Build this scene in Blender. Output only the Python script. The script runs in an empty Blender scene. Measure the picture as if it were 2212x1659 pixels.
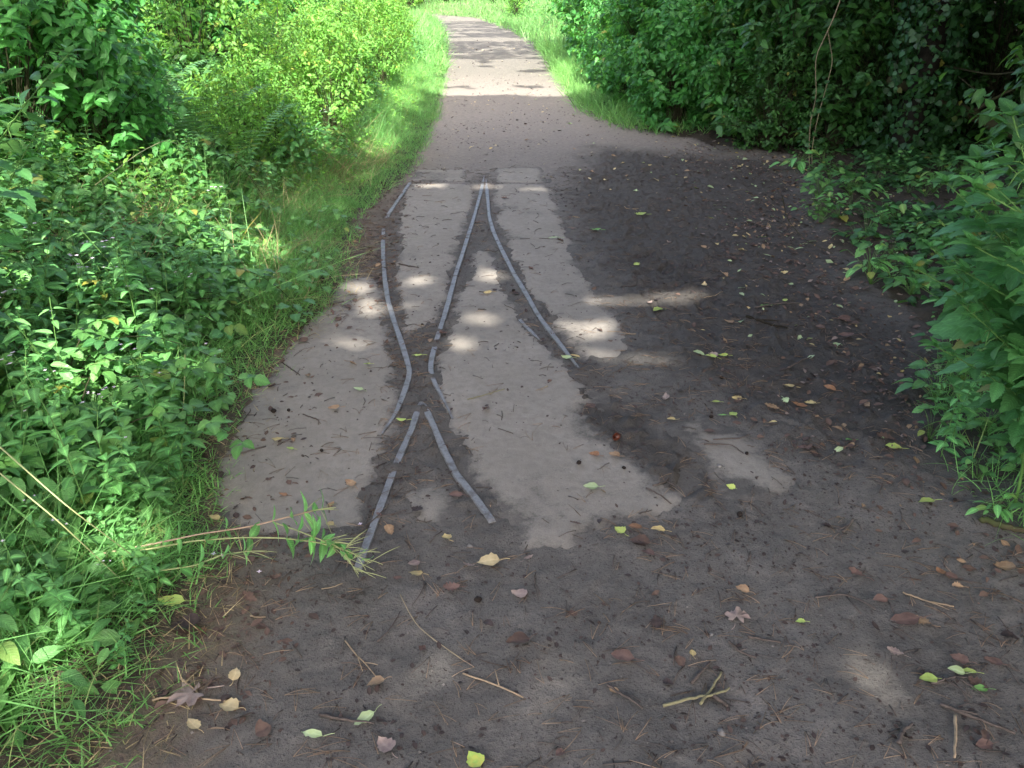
import bpy, math, random
import numpy as np

rng = np.random.default_rng(11)
random.seed(11)
PI = math.pi
SC = bpy.context.scene
COL = SC.collection

# ------------------------------------------------------------------ camera model
F, CX, CY, YH, H = 1789.0, 1106.0, 829.5, -70.0, 1.6
PITCH = math.atan((CY - YH) / F)
cp, sp = math.cos(PITCH), math.sin(PITCH)

def G(u, v, z=0.0):
    """ground point (height z) seen at photo coordinates u, v (2212 wide)"""
    a, b = (u - CX) / F, (v - CY) / F
    d = np.array([a, cp - b * sp, -sp - b * cp])
    t = (z - H) / d[2]
    return np.array([d[0] * t, d[1] * t, z])

def GP(lst):
    return np.array([G(u, v)[:2] for u, v in lst])

SUN_EL = math.radians(50)
SUN_AZ = 0.115                       # towards +x, behind the camera
TS = np.array([math.cos(SUN_EL) * math.sin(SUN_AZ), -math.cos(SUN_EL) * math.cos(SUN_AZ), math.sin(SUN_EL)])

# ------------------------------------------------------------------ numpy helpers
def _h(ix, iy, s):
    n = (ix * 374761393 + iy * 668265263 + s * 1442695041) & 0xFFFFFFFF
    n = ((n ^ (n >> 13)) * 1274126177) & 0xFFFFFFFF
    n = n ^ (n >> 16)
    return (n & 0xFFFF) / 65535.0

def vnoise(x, y, s=0):
    x = np.asarray(x, float); y = np.asarray(y, float)
    ix = np.floor(x).astype(np.int64); iy = np.floor(y).astype(np.int64)
    fx = x - ix; fy = y - iy
    fx = fx * fx * (3 - 2 * fx); fy = fy * fy * (3 - 2 * fy)
    a = _h(ix, iy, s); b = _h(ix + 1, iy, s); c = _h(ix, iy + 1, s); d = _h(ix + 1, iy + 1, s)
    return (a + (b - a) * fx) * (1 - fy) + (c + (d - c) * fx) * fy

def fbm(x, y, o=4, s=0):
    r = 0; a = .5; t = 0
    for k in range(o):
        r = r + a * vnoise(x * 2 ** k, y * 2 ** k, s + k * 17); t += a; a *= .5
    return r / t

def sstep(a, b, x):
    t = np.clip((x - a) / (b - a), 0, 1)
    return t * t * (3 - 2 * t)

def pdist(poly, x, y):
    """signed distance to a polygon, positive inside"""
    x = np.asarray(x, float); y = np.asarray(y, float)
    d = np.full(x.shape, 1e9); ins = np.zeros(x.shape, bool)
    n = len(poly)
    for i in range(n):
        ax, ay = poly[i]; bx, by = poly[(i + 1) % n]
        ex, ey = bx - ax, by - ay
        t = np.clip(((x - ax) * ex + (y - ay) * ey) / (ex * ex + ey * ey + 1e-12), 0, 1)
        d = np.minimum(d, np.hypot(x - ax - t * ex, y - ay - t * ey))
        c = ((ay > y) != (by > y)) & (x < (bx - ax) * (y - ay) / (by - ay + 1e-15) + ax)
        ins ^= c
    return np.where(ins, d, -d)

def ldist(pts, x, y):
    """distance to an open polyline"""
    d = np.full(np.asarray(x).shape, 1e9)
    for i in range(len(pts) - 1):
        ax, ay = pts[i][:2]; bx, by = pts[i + 1][:2]
        ex, ey = bx - ax, by - ay
        t = np.clip(((x - ax) * ex + (y - ay) * ey) / (ex * ex + ey * ey + 1e-12), 0, 1)
        d = np.minimum(d, np.hypot(x - ax - t * ex, y - ay - t * ey))
    return d

def norm(a):
    return a / (np.linalg.norm(a, axis=-1, keepdims=True) + 1e-12)

# ------------------------------------------------------------------ mesh accumulator
class Acc:
    def __init__(s):
        s.V, s.Q, s.T, s.C, s.n = [], [], [], [], 0
    def add(s, V, Q=None, T=None, C=None):
        V = np.asarray(V, np.float32).reshape(-1, 3)
        if Q is not None and len(Q): s.Q.append(np.asarray(Q, np.int64).reshape(-1, 4) + s.n)
        if T is not None and len(T): s.T.append(np.asarray(T, np.int64).reshape(-1, 3) + s.n)
        if C is None: C = np.tile([.5, .5, 0, 1], (len(V), 1))
        C = np.asarray(C, np.float32)
        if C.shape[1] == 4: C = np.concatenate([C, np.zeros((len(C), 1), np.float32)], 1)
        s.V.append(V); s.C.append(C); s.n += len(V)
    def inst(s, tm, P, R, S, C=None, bend=None):
        """tm=(V,Q,vein); P (N,3); R (N,3,3) columns x,axis,normal; S (N,) or (N,3)"""
        TV, TQ, vein = tm
        N = len(P)
        if N == 0: return
        S = np.asarray(S, float)
        if S.ndim == 1: S = np.repeat(S[:, None], 3, 1)
        L = TV[None] * S[:, None, :]
        if bend is not None: L = L.copy(); L[..., 2] -= bend[:, None] * (TV[None, :, 1] ** 2) * S[:, None, 1]
        V = P[:, None, :] + np.einsum('nij,nvj->nvi', R, L)
        Q = TQ[None] + (np.arange(N) * len(TV))[:, None, None]
        if C is None: C = np.stack([rng.random(N), rng.random(N), np.zeros(N)], 1)
        CC = np.concatenate([np.repeat(C[:, None, :3], len(TV), 1), np.tile(vein[None, :, None], (N, 1, 1)), np.tile(TV[None, :, 1:2], (N, 1, 1))], 2)
        s.add(V.reshape(-1, 3), Q.reshape(-1, 4), None, CC.reshape(-1, 5))
    def mesh(s, name, smooth=True):
        V = np.concatenate(s.V) if s.V else np.zeros((0, 3), np.float32)
        C = np.concatenate(s.C) if s.C else np.zeros((0, 5), np.float32)
        Q = np.concatenate(s.Q) if s.Q else np.zeros((0, 4), np.int64)
        T = np.concatenate(s.T) if s.T else np.zeros((0, 3), np.int64)
        return np_mesh(name, V, Q, T, C, smooth)

def np_mesh(name, V, Q, T, C=None, smooth=True):
    me = bpy.data.meshes.new(name)
    nq, nt = len(Q), len(T)
    me.vertices.add(len(V)); me.vertices.foreach_set('co', np.ascontiguousarray(V, np.float32).ravel())
    me.loops.add(nq * 4 + nt * 3)
    me.loops.foreach_set('vertex_index', np.concatenate([np.asarray(Q).ravel(), np.asarray(T).ravel()]).astype(np.int32))
    me.polygons.add(nq + nt)
    st = np.concatenate([np.arange(nq) * 4, nq * 4 + np.arange(nt) * 3]).astype(np.int32)
    me.polygons.foreach_set('loop_start', st)
    me.polygons.foreach_set('loop_total', np.concatenate([np.full(nq, 4), np.full(nt, 3)]).astype(np.int32))
    me.polygons.foreach_set('use_smooth', np.full(nq + nt, smooth))
    me.update(calc_edges=True)
    if C is not None:
        a = me.attributes.new('tint', 'FLOAT_COLOR', 'POINT')
        a.data.foreach_set('color', np.ascontiguousarray(C[:, :4], np.float32).ravel())
        if C.shape[1] > 4:
            b = me.attributes.new('along', 'FLOAT', 'POINT'); b.data.foreach_set('value', np.ascontiguousarray(C[:, 4], np.float32))
    return me

def tag(o, label=None, cat=None, group=None, kind=None):
    if label: o['label'] = label
    if cat: o['category'] = cat
    if group: o['group'] = group
    if kind: o['kind'] = kind
    return o

def link(name, me, mat=None, parent=None):
    o = bpy.data.objects.new(name, me); COL.objects.link(o)
    if mat is not None and me is not None:
        if not me.materials: me.materials.append(mat)
    if parent is not None: o.parent = parent
    return o

def empty(name, loc=(0, 0, 0)):
    o = bpy.data.objects.new(name, None); COL.objects.link(o); o.location = loc
    o.empty_display_size = .1
    return o

def copy_tree(o):
    c = o.copy(); COL.objects.link(c)
    for ch in o.children:
        d = ch.copy(); COL.objects.link(d); d.parent = c
    return c

def basis(d, n):
    d = norm(d); x = norm(np.cross(d, n)); n2 = np.cross(x, d)
    return np.stack([x, d, n2], -1)

def tube(acc, pts, rad, k=5, c=(.5, .5, 0)):
    pts = np.asarray(pts, float); n = len(pts)
    rad = np.broadcast_to(np.asarray(rad, float), (n,))
    tg = np.gradient(pts, axis=0); tg = norm(tg)
    ref = np.array([0.31, 0.17, 0.93]) if abs(tg[0][2]) < .9 else np.array([1., .1, 0])
    a = norm(np.cross(tg, ref)); b = np.cross(tg, a)
    th = np.arange(k) / k * 2 * PI
    V = pts[:, None] + rad[:, None, None] * (np.cos(th)[None, :, None] * a[:, None] + np.sin(th)[None, :, None] * b[:, None])
    V = V.reshape(-1, 3)
    i = np.arange(n - 1)[:, None] * k; j = np.arange(k)[None]; j2 = (j + 1) % k
    Q = np.stack([i + j, i + j2, i + k + j2, i + k + j], -1).reshape(-1, 4)
    T = []
    for e, off in ((0, 0), (n - 1, (n - 1) * k)):
        for q in range(1, k - 1):
            T.append([off, off + q + 1, off + q] if e == 0 else [off, off + q, off + q + 1])
    acc.add(V, Q, T, np.tile(list(c) + [1.], (len(V), 1)))

def smooth_line(pts, n):
    pts = np.asarray(pts, float)
    s = np.concatenate([[0], np.cumsum(np.linalg.norm(np.diff(pts, axis=0), axis=1))])
    t = np.linspace(0, s[-1], n)
    out = np.stack([np.interp(t, s, pts[:, k]) for k in range(pts.shape[1])], 1)
    for _ in range(2):
        o2 = out.copy(); o2[1:-1] = (out[:-2] + 2 * out[1:-1] + out[2:]) / 4; out = o2
    return out

# ------------------------------------------------------------------ leaf templates (axis +Y, length 1)
def leaf(n=5, w=.5, peak=.4, fold=.18, droop=.25, serr=0.0, tip=1.0, heart=0.0):
    V, Q, ve = [], [], []
    for i in range(n + 1):
        t = i / n
        ww = w * .5 * (math.sin(PI * t ** (math.log(.5) / math.log(peak)))) ** .8 if 0 < t < 1 else 0.004
        ww *= (1 - (1 - tip) * t)
        k = 1 + (serr if i % 2 else -serr)
        yb = t + (serr * .08 if i % 2 else 0) - (heart * .12 if i == 1 else 0)
        z = -droop * t * t
        V += [(-ww * k, yb, z + fold * ww * 2 * .5), (0, t, z), (ww * k, yb, z + fold * ww * 2 * .5)]
        ve += [1, 0, 1]
        if i:
            b = (i - 1) * 3
            Q += [(b, b + 1, b + 4, b + 3), (b + 1, b + 2, b + 5, b + 4)]
    return np.array(V), np.array(Q), np.array(ve, float)

L_NET = leaf(14, .60, .36, .22, .2, .13, heart=.6)
L_NETL = leaf(7, .62, .36, .22, .28, .12)
L_WIL = leaf(7, .44, .36, .2, .22, .03)
L_OV = leaf(5, .5, .42, .2, .2)
L_OV3 = leaf(3, .56, .45, .22, .2)
L_BR = leaf(9, .78, .42, .24, .2, .1)
L_IVY = leaf(5, .95, .33, .1, .12, .10, heart=1.0)
L_ROUND = leaf(4, 1.0, .5, .15, .1)
L_PINNA = leaf(13, .125, .3, .05, .1, .42)
L_PIN = leaf(3, .26, .3, .1, .12)

def blade_tm(n=4):
    V, Q = [], []
    for i in range(n + 1):
        t = i / n; w = .5 * (1 - t ** 1.6) + .02
        V += [(-w, t, 0), (w, t, 0)]
        if i: b = (i - 1) * 2; Q += [(b, b + 1, b + 3, b + 2)]
    return np.array(V), np.array(Q), np.ones(len(V))
BLADE = blade_tm(5); BLADE3 = blade_tm(3)

# ------------------------------------------------------------------ materials
def newmat(name):
    m = bpy.data.materials.new(name); m.use_nodes = True
    nt = m.node_tree; nt.nodes.clear()
    return m, nt, nt.nodes.new, nt.links.new

def mixrgb(N, L, fac, a, b, mode='MIX'):
    n = N('ShaderNodeMix'); n.data_type = 'RGBA'; n.blend_type = mode
    for s, v in ((n.inputs[0], fac), (n.inputs[6], a), (n.inputs[7], b)):
        if hasattr(v, 'node'): L(v, s)
        elif isinstance(v, (int, float)): s.default_value = v
        else: s.default_value = (*v, 1)
    return n.outputs[2]

def math_(N, L, op, a, b=None, c=None):
    n = N('ShaderNodeMath'); n.operation = op
    for s, v in zip(n.inputs, (a, b, c)):
        if v is None: continue
        if hasattr(v, 'node'): L(v, s)
        else: s.default_value = v
    return n.outputs[0]

def ramp(N, L, fac, stops):
    n = N('ShaderNodeValToRGB'); L(fac, n.inputs[0])
    while len(n.color_ramp.elements) < len(stops): n.color_ramp.elements.new(.5)
    for e, (p, c) in zip(n.color_ramp.elements, stops):
        e.position = p; e.color = (*c, 1) if len(c) == 3 else c
    return n.outputs[0]

def noise(N, L, vec, scale, detail=5, rough=.6, dist=0):
    n = N('ShaderNodeTexNoise'); n.inputs['Scale'].default_value = scale
    n.inputs['Detail'].default_value = detail; n.inputs['Roughness'].default_value = rough
    n.inputs['Distortion'].default_value = dist
    if vec is not None: L(vec, n.inputs['Vector'])
    return n.outputs[0]

def leaf_mat(name, ca, cb, trans=(.2, .42, .05), tw=.34, rough=.42, spec=.45, yellow=(.35, .3, .05), vein=.35, blem=.7):
    m, nt, N, L = newmat(name)
    at = N('ShaderNodeAttribute'); at.attribute_name = 'tint'
    sep = N('ShaderNodeSeparateColor'); L(at.outputs['Color'], sep.inputs[0])
    oi = N('ShaderNodeObjectInfo')
    hue = math_(N, L, 'MULTIPLY_ADD', oi.outputs['Random'], .35, math_(N, L, 'MULTIPLY', sep.outputs[0], .65))
    c = mixrgb(N, L, hue, ca, cb)
    br = math_(N, L, 'MULTIPLY_ADD', sep.outputs[1], .7, .65)
    tc = N('ShaderNodeTexCoord')
    nz = noise(N, L, tc.outputs['Object'], 60, 3)
    br = math_(N, L, 'MULTIPLY', br, math_(N, L, 'MULTIPLY_ADD', nz, .5, .75))
    vn = math_(N, L, 'POWER', math_(N, L, 'SUBTRACT', 1.0, at.outputs['Alpha']), 4.0)
    br = math_(N, L, 'MULTIPLY', br, math_(N, L, 'MULTIPLY_ADD', vn, vein, 1.0))
    al = N('ShaderNodeAttribute'); al.attribute_name = 'along'
    lat = math_(N, L, 'SINE', math_(N, L, 'MULTIPLY', math_(N, L, 'MULTIPLY_ADD', at.outputs['Alpha'], -.28, al.outputs['Fac']), 58.))
    lat = math_(N, L, 'POWER', math_(N, L, 'MULTIPLY_ADD', lat, .5, .5), 4.0)
    if vein > 0: br = math_(N, L, 'MULTIPLY', br, math_(N, L, 'MULTIPLY_ADD', lat, vein * .55, .92))
    cm = N('ShaderNodeCombineColor')
    for i in range(3): L(br, cm.inputs[i])
    c = mixrgb(N, L, 1.0, c, cm.outputs[0], 'MULTIPLY')
    c = mixrgb(N, L, sep.outputs[2], c, yellow)
    if blem: c = mixrgb(N, L, math_(N, L, 'MULTIPLY', ramp(N, L, noise(N, L, tc.outputs['Object'], 75, 4, .7), [(.68, (0, 0, 0)), (.74, (1, 1, 1))]), blem), c, (.13, .09, .04))
    p = N('ShaderNodeBsdfPrincipled'); L(c, p.inputs['Base Color'])
    p.inputs['Roughness'].default_value = rough; p.inputs['Specular IOR Level'].default_value = spec
    bp = N('ShaderNodeBump'); bp.inputs['Strength'].default_value = .35; bp.inputs['Distance'].default_value = .004
    L(math_(N, L, 'MULTIPLY_ADD', lat, -.6, noise(N, L, tc.outputs['Object'], 130, 2)), bp.inputs['Height']); L(bp.outputs[0], p.inputs['Normal'])
    t = N('ShaderNodeBsdfTranslucent')
    tcm = mixrgb(N, L, 1.0, trans, cm.outputs[0], 'MULTIPLY'); L(tcm, t.inputs[0])
    mx = N('ShaderNodeMixShader'); mx.inputs[0].default_value = tw
    L(p.outputs[0], mx.inputs[1]); L(t.outputs[0], mx.inputs[2])
    o = N('ShaderNodeOutputMaterial'); L(mx.outputs[0], o.inputs[0])
    return m

def plain(name, c, rough=.7, spec=.3, var=.35, scale=40, c2=None, bump=.3):
    m, nt, N, L = newmat(name)
    tc = N('ShaderNodeTexCoord')
    nz = noise(N, L, tc.outputs['Object'], scale, 5, .65)
    c2 = c2 or tuple(x * (1 - var) for x in c)
    f = ramp(N, L, nz, [(.3, (0, 0, 0)), (.7, (1, 1, 1))])
    col = mixrgb(N, L, f, c2, c)
    p = N('ShaderNodeBsdfPrincipled'); L(col, p.inputs['Base Color'])
    p.inputs['Roughness'].default_value = rough; p.inputs['Specular IOR Level'].default_value = spec
    bp = N('ShaderNodeBump'); bp.inputs['Strength'].default_value = bump; bp.inputs['Distance'].default_value = .005
    L(nz, bp.inputs['Height']); L(bp.outputs[0], p.inputs['Normal'])
    o = N('ShaderNodeOutputMaterial'); L(p.outputs[0], o.inputs[0])
    return m

M = {}
M['nettle'] = leaf_mat('nettle_leaf', (.06, .20, .07), (.10, .28, .07), tw=.34, trans=(.22, .48, .12))
M['willow'] = leaf_mat('willowherb_leaf', (.10, .32, .10), (.21, .46, .14), tw=.34, trans=(.25, .5, .14), vein=.6)
M['bramble'] = leaf_mat('bramble_leaf', (.06, .20, .065), (.15, .34, .075), tw=.3, rough=.36, spec=.5, trans=(.2, .45, .09))
M['cover'] = leaf_mat('cover_leaf', (.06, .21, .07), (.18, .38, .10), tw=.3, trans=(.22, .46, .1))
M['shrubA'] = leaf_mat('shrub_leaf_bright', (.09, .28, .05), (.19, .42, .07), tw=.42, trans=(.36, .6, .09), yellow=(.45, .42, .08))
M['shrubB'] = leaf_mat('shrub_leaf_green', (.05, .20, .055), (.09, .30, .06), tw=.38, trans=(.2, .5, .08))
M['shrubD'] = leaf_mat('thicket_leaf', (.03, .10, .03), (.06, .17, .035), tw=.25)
M['ivy'] = leaf_mat('ivy_leaf', (.03, .10, .035), (.05, .15, .045), tw=.18, rough=.3, spec=.5)
M['fern'] = leaf_mat('fern_leaf', (.09, .24, .11), (.13, .30, .12), tw=.3)
M['grass'] = leaf_mat('grass_blade', (.11, .32, .09), (.21, .46, .13), tw=.38, trans=(.34, .6, .16), rough=.5, spec=.35, yellow=(.42, .36, .16))
M['canopy'] = leaf_mat('canopy_leaf', (.03, .09, .02), (.05, .13, .02), tw=.12, trans=(.12, .2, .04))
M['stem'] = plain('green_stem', (.12, .26, .06), .55, .3, .35)
M['pale_stem'] = plain('pale_stem', (.36, .40, .18), .55, .3, .25)
M['red_stem'] = plain('red_stem', (.44, .31, .22), .5, .3, .3)
M['cane'] = plain('woody_cane', (.06, .06, .03), .7, .2, .5)
M['needle'] = leaf_mat('pine_needle', (.10, .062, .045), (.31, .225, .15), trans=(.1, .08, .05), tw=.05, rough=.7, spec=.2, vein=0., blem=0)
M['straw'] = leaf_mat('dry_straw', (.34, .27, .14), (.5, .42, .24), trans=(.3, .25, .12), tw=.2, rough=.7, spec=.2)
M['bark'] = plain('dark_bark', (.035, .03, .022), .9, .2, .6, 18, bump=.8)
M['mossbark'] = plain('mossy_bark', (.085, .06, .045), .9, .2, .5, 9, c2=(.05, .075, .02), bump=.8)
M['twig'] = plain('twig_bark', (.12, .098, .085), .8, .25, .55, 60)
M['twig_lt'] = plain('pale_twig', (.38, .29, .19), .75, .25, .4, 60)
M['twig_lime'] = plain('lichen_twig', (.27, .25, .14), .75, .25, .45, 50)
M['vine'] = plain('vine_stem', (.36, .30, .19), .75, .2, .4)
M['cone'] = plain('cone_brown', (.022, .016, .013), .8, .25, .4, 90)
M['nut'] = plain('nut_shell_red', (.12, .035, .018), .3, .6, .4, 30)
M['flower'] = plain('pink_white_petal', (.72, .62, .74), .6, .2, .1)

def dead_mat(name, c, c2, tw=.1, scale=35, rough=.65):
    m, nt, N, L = newmat(name)
    tc = N('ShaderNodeTexCoord'); oi = N('ShaderNodeObjectInfo')
    mp = N('ShaderNodeVectorMath'); mp.operation = 'ADD'; L(tc.outputs['Object'], mp.inputs[0])
    cx = N('ShaderNodeCombineXYZ'); L(math_(N, L, 'MULTIPLY', oi.outputs['Random'], 9.), cx.inputs[0]); L(cx.outputs[0], mp.inputs[1])
    nz = noise(N, L, mp.outputs[0], scale, 4, .65)
    f = ramp(N, L, nz, [(.38, (0, 0, 0)), (.66, (1, 1, 1))])
    col = mixrgb(N, L, f, c, c2)
    at = N('ShaderNodeAttribute'); at.attribute_name = 'tint'
    vn = math_(N, L, 'POWER', math_(N, L, 'SUBTRACT', 1.0, at.outputs['Alpha']), 5.0)
    br = math_(N, L, 'MULTIPLY_ADD', oi.outputs['Random'], .4, .8)
    cm = N('ShaderNodeCombineColor')
    for i in range(3): L(br, cm.inputs[i])
    col = mixrgb(N, L, 1., col, cm.outputs[0], 'MULTIPLY')
    col = mixrgb(N, L, math_(N, L, 'MULTIPLY', vn, .35), col, tuple(min(1, x * 1.5) for x in c))
    p = N('ShaderNodeBsdfPrincipled'); L(col, p.inputs['Base Color'])
    p.inputs['Roughness'].default_value = rough; p.inputs['Specular IOR Level'].default_value = .3
    bp = N('ShaderNodeBump'); bp.inputs['Strength'].default_value = .4; bp.inputs['Distance'].default_value = .003
    L(nz, bp.inputs['Height']); L(bp.outputs[0], p.inputs['Normal'])
    t = N('ShaderNodeBsdfTranslucent'); L(col, t.inputs[0])
    mx = N('ShaderNodeMixShader'); mx.inputs[0].default_value = tw
    L(p.outputs[0], mx.inputs[1]); L(t.outputs[0], mx.inputs[2])
    o = N('ShaderNodeOutputMaterial'); L(mx.outputs[0], o.inputs[0])
    return m

DL = {
    'yellow': dead_mat('leaf_yellow', (.56, .47, .22), (.42, .31, .14)),
    'cream': dead_mat('leaf_cream', (.66, .55, .32), (.52, .40, .21)),
    'lime': dead_mat('leaf_lime', (.36, .50, .13), (.46, .50, .14)),
    'green': dead_mat('leaf_green', (.20, .40, .12), (.12, .28, .07)),
    'paleg': dead_mat('leaf_pale_green', (.45, .56, .32), (.36, .47, .22)),
    'tan': dead_mat('leaf_tan', (.36, .25, .15), (.24, .15, .09)),
    'grey': dead_mat('leaf_grey', (.34, .27, .23), (.22, .16, .15)),
    'brown': dead_mat('leaf_brown', (.13, .085, .065), (.085, .055, .045)),
    'dark': dead_mat('leaf_dark', (.07, .05, .045), (.04, .03, .028)),
    'red': dead_mat('leaf_red_brown', (.165, .105, .088), (.105, .065, .054)),
    'orange': dead_mat('leaf_orange', (.30, .165, .09), (.19, .10, .055)),
    'spot': dead_mat('leaf_spotted', (.30, .46, .10), (.50, .46, .10), scale=70),
}

# ------------------------------------------------------------------ edges of the vegetation
EL_PX = [(90, 1800), (150, 1720), (215, 1640), (290, 1560), (350, 1470), (400, 1370), (430, 1290), (470, 1180), (455, 1100), (480, 960), (535, 860), (590, 775),
         (690, 700), (735, 640), (755, 560), (765, 490), (820, 425), (885, 385), (915, 330), (945, 260), (958, 210), (966, 150), (970, 105), (958, 65), (942, 40)]
ER_PX = [(2420, 1300), (2230, 1190), (2130, 1130), (2050, 1045), (1990, 960), (2000, 850), (1985, 770), (1890, 715), (1830, 650), (1780, 580), (1735, 520), (1715, 470),
         (1735, 400), (1660, 345), (1500, 308), (1335, 278), (1245, 240), (1205, 180), (1170, 115), (1100, 68), (1030, 40)]
EL = GP(EL_PX); ER = GP(ER_PX)
EL = np.concatenate([[[-1.05, -4]], EL, [[-7, 37], [-15, 41]]]); ER = np.concatenate([[[2.6, -4]], ER, [[-4.2, 36], [-11.5, 40]]])
oL = np.argsort(EL[:, 1]); oR = np.argsort(ER[:, 1])
def xL(y): return np.interp(y, EL[oL, 1], EL[oL, 0])
def xR(y): return np.interp(y, ER[oR, 1], ER[oR, 0])

def bank(x, y):
    """terrain: gentle rise into the undergrowth on both sides"""
    a = xL(y) - x; b = x - xR(y)
    return .34 * sstep(.05, 2.6, a) + .22 * sstep(.2, 3.0, b) * sstep(2., 6., y) + .02 * sstep(0, .15, a) + .015 * sstep(0, .3, b)

# ------------------------------------------------------------------ path masks
SLABS = {
    'h': [(885, 1062), (950, 1060), (975, 1100), (960, 1140), (900, 1125)],
    'a': [(748, 600), (715, 650), (660, 710), (607, 790), (560, 850), (525, 905), (495, 985), (478, 1040), (484, 1100), (500, 1130), (620, 1150), (765, 1140), (772, 1090), (800, 1005), (815, 955), (838, 935), (858, 890), (838, 830), (836, 770), (826, 715), (818, 640), (800, 598)],
    'b': [(888, 398), (1004, 398), (1016, 420), (1000, 470), (975, 545), (955, 610), (925, 690), (893, 710), (872, 630), (866, 560), (868, 480)],
    'c': [(1040, 545), (1018, 610), (995, 680), (968, 760), (950, 815), (962, 850), (1000, 935), (1036, 985), (1072, 1055), (1110, 1110), (1150, 1168), (1210, 1170), (1285, 1140), (1400, 1120), (1450, 1080), (1400, 1030), (1330, 985), (1280, 930), (1215, 890), (1255, 860), (1230, 800), (1180, 765), (1120, 690), (1080, 620), (1058, 560)],
    'd': [(1076, 398), (1174, 400), (1192, 450), (1230, 555), (1268, 625), (1322, 690), (1352, 730), (1330, 770), (1270, 775), (1246, 752), (1196, 690), (1152, 620), (1112, 550), (1085, 480)],
    'e': [(905, 368), (1000, 368), (1004, 392), (888, 392)],
    'f': [(1074, 362), (1160, 362), (1170, 394), (1078, 394)],
    'g': [(1440, 915), (1520, 905), (1620, 960), (1700, 1040), (1660, 1085), (1600, 1070), (1540, 1010)],
}
SLW = {k: GP(v) for k, v in SLABS.items()}

RAILS = {
    'ul': [(886, 395), (861, 432), (839, 464), (829, 495)],
    'lo': [(829, 495), (827, 522), (828, 560), (831, 602), (838, 650), (852, 698), (869, 746), (884, 796), (886, 808), (878, 836), (866, 870), (850, 905), (822, 942)],
    'ml': [(1046, 380), (1039, 416), (1024, 471), (1010, 515), (997, 557), (985, 592), (974, 634), (961, 682), (945, 730), (930, 784), (929, 805), (940, 832), (956, 860), (978, 905)],
    'ri': [(1050, 388), (1052, 413), (1057, 471), (1066, 503), (1081, 535), (1108, 589), (1137, 637), (1162, 682), (1188, 717), (1213, 749), (1233, 775), (1262, 812)],
    'ck': [(1122, 692), (1140, 711), (1166, 736)],
    'fl': [(909, 868), (902, 890), (889, 931), (874, 963), (858, 1001), (849, 1024), (833, 1068), (810, 1129), (791, 1180), (773, 1232)],
    'fr': [(911, 868), (921, 888), (938, 924), (954, 963), (986, 1027), (1028, 1078), (1064, 1129)],
}
RW = {k: smooth_line(GP(v), 48) for k, v in RAILS.items()}

def path_masks(x, y):
    w = .045 * (fbm(x * 9, y * 9, 4, 3) - .5) * 2 + .02 * (fbm(x * 40, y * 40, 2, 8) - .5) * 2
    conc = np.zeros(x.shape)
    for k, p in SLW.items():
        soft = .04 if k in 'abcdef' else .08
        amt = .55 if k in 'gh' else 1.
        conc = np.maximum(conc, amt * sstep(-soft * .35, soft * .65, pdist(p, x, y) + w))
    # wet dark mud beside the rails and in the churned strip
    dk = np.zeros(x.shape)
    for k, p in RW.items():
        dk = np.maximum(dk, .42 * sstep(.15, .03, ldist(p, x, y) + w * 1.5))
    churn = GP([(1235, 780), (1300, 850), (1400, 905), (1450, 960), (1530, 1010), (1560, 1090), (1450, 1060), (1370, 990), (1280, 930), (1225, 890), (1250, 850)])
    dk = np.maximum(dk, 1. * sstep(-.10, .08, pdist(churn, x, y) + w * 2))
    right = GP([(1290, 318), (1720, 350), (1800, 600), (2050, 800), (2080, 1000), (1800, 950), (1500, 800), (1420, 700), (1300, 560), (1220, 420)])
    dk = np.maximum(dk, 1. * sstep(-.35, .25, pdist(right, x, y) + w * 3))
    # brown needle litter along the grass edge
    a = xL(y) - x
    lit = sstep(-.32, -.02, a + w * 2.5) * sstep(13, 8, y)
    far = sstep(6.5, 10., y)
    return conc, dk, lit, far

# ------------------------------------------------------------------ ground sheet
ys = [-8, -5, -3, -1.5, -.5, 0, .4, .7, .9, 1.05]
while ys[-1] < 12: ys.append(ys[-1] + .0045 * (ys[-1] * cp + H * sp) + .004)
while ys[-1] < 120: ys.append(ys[-1] + .05 + .03 * (ys[-1] - 11))
ys = np.array(ys)
xs = np.concatenate([[-80, -50, -30, -20, -14, -10, -8, -6, -5, -4.2, -3.6, -3.2], np.arange(-3, -1.2, .03), np.arange(-1.2, 1.6, .0125), np.arange(1.6, 4, .025), [4.3, 4.8, 5.5, 6.5, 8, 10, 14, 20, 30, 50, 80]])
gx, gy = np.meshgrid(xs, ys)
conc, dk, litm, farm = path_masks(gx, gy)
veg = np.maximum(sstep(-.02, .12, xL(gy) - gx), sstep(-.02, .5, gx - xR(gy) + .5 * (fbm(gx * 2.5, gy * 2.5, 4, 88) - .5)))
rough_h = (fbm(gx * 14, gy * 14, 4, 21) - .5) * .026 + (fbm(gx * 2.6, gy * 2.6, 3, 5) - .5) * .034
frng = np.random.default_rng(5)
for _ in range(70):                     # old footprints trodden into the soft earth
    fx_, fy_, fa_ = frng.uniform(-.9, 2.6), frng.uniform(1.2, 7.5), frng.normal(1.5, .5)
    du, dv = (gx - fx_) * math.cos(fa_) + (gy - fy_) * math.sin(fa_), -(gx - fx_) * math.sin(fa_) + (gy - fy_) * math.cos(fa_)
    q = np.hypot(du / .14, dv / (.048 - .014 * np.clip(du / .14, -1, 1)))
    rough_h += -.011 * sstep(1.05, .75, q) + .006 * sstep(1.6, 1.15, q) * sstep(.85, 1.1, q)
clod = np.maximum(fbm(gx * 30, gy * 30, 3, 31) - .56, 0) * .06
gz = bank(gx, gy) + rough_h * (.35 + .65 * dk) + clod * (.25 + dk * 1.0) - .006 * dk
gz = gz * (1 - conc) + (-.004 + .25 * rough_h) * conc
gz += .010 * veg * (fbm(gx * 8, gy * 8, 3, 77) - .5) * 6
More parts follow.
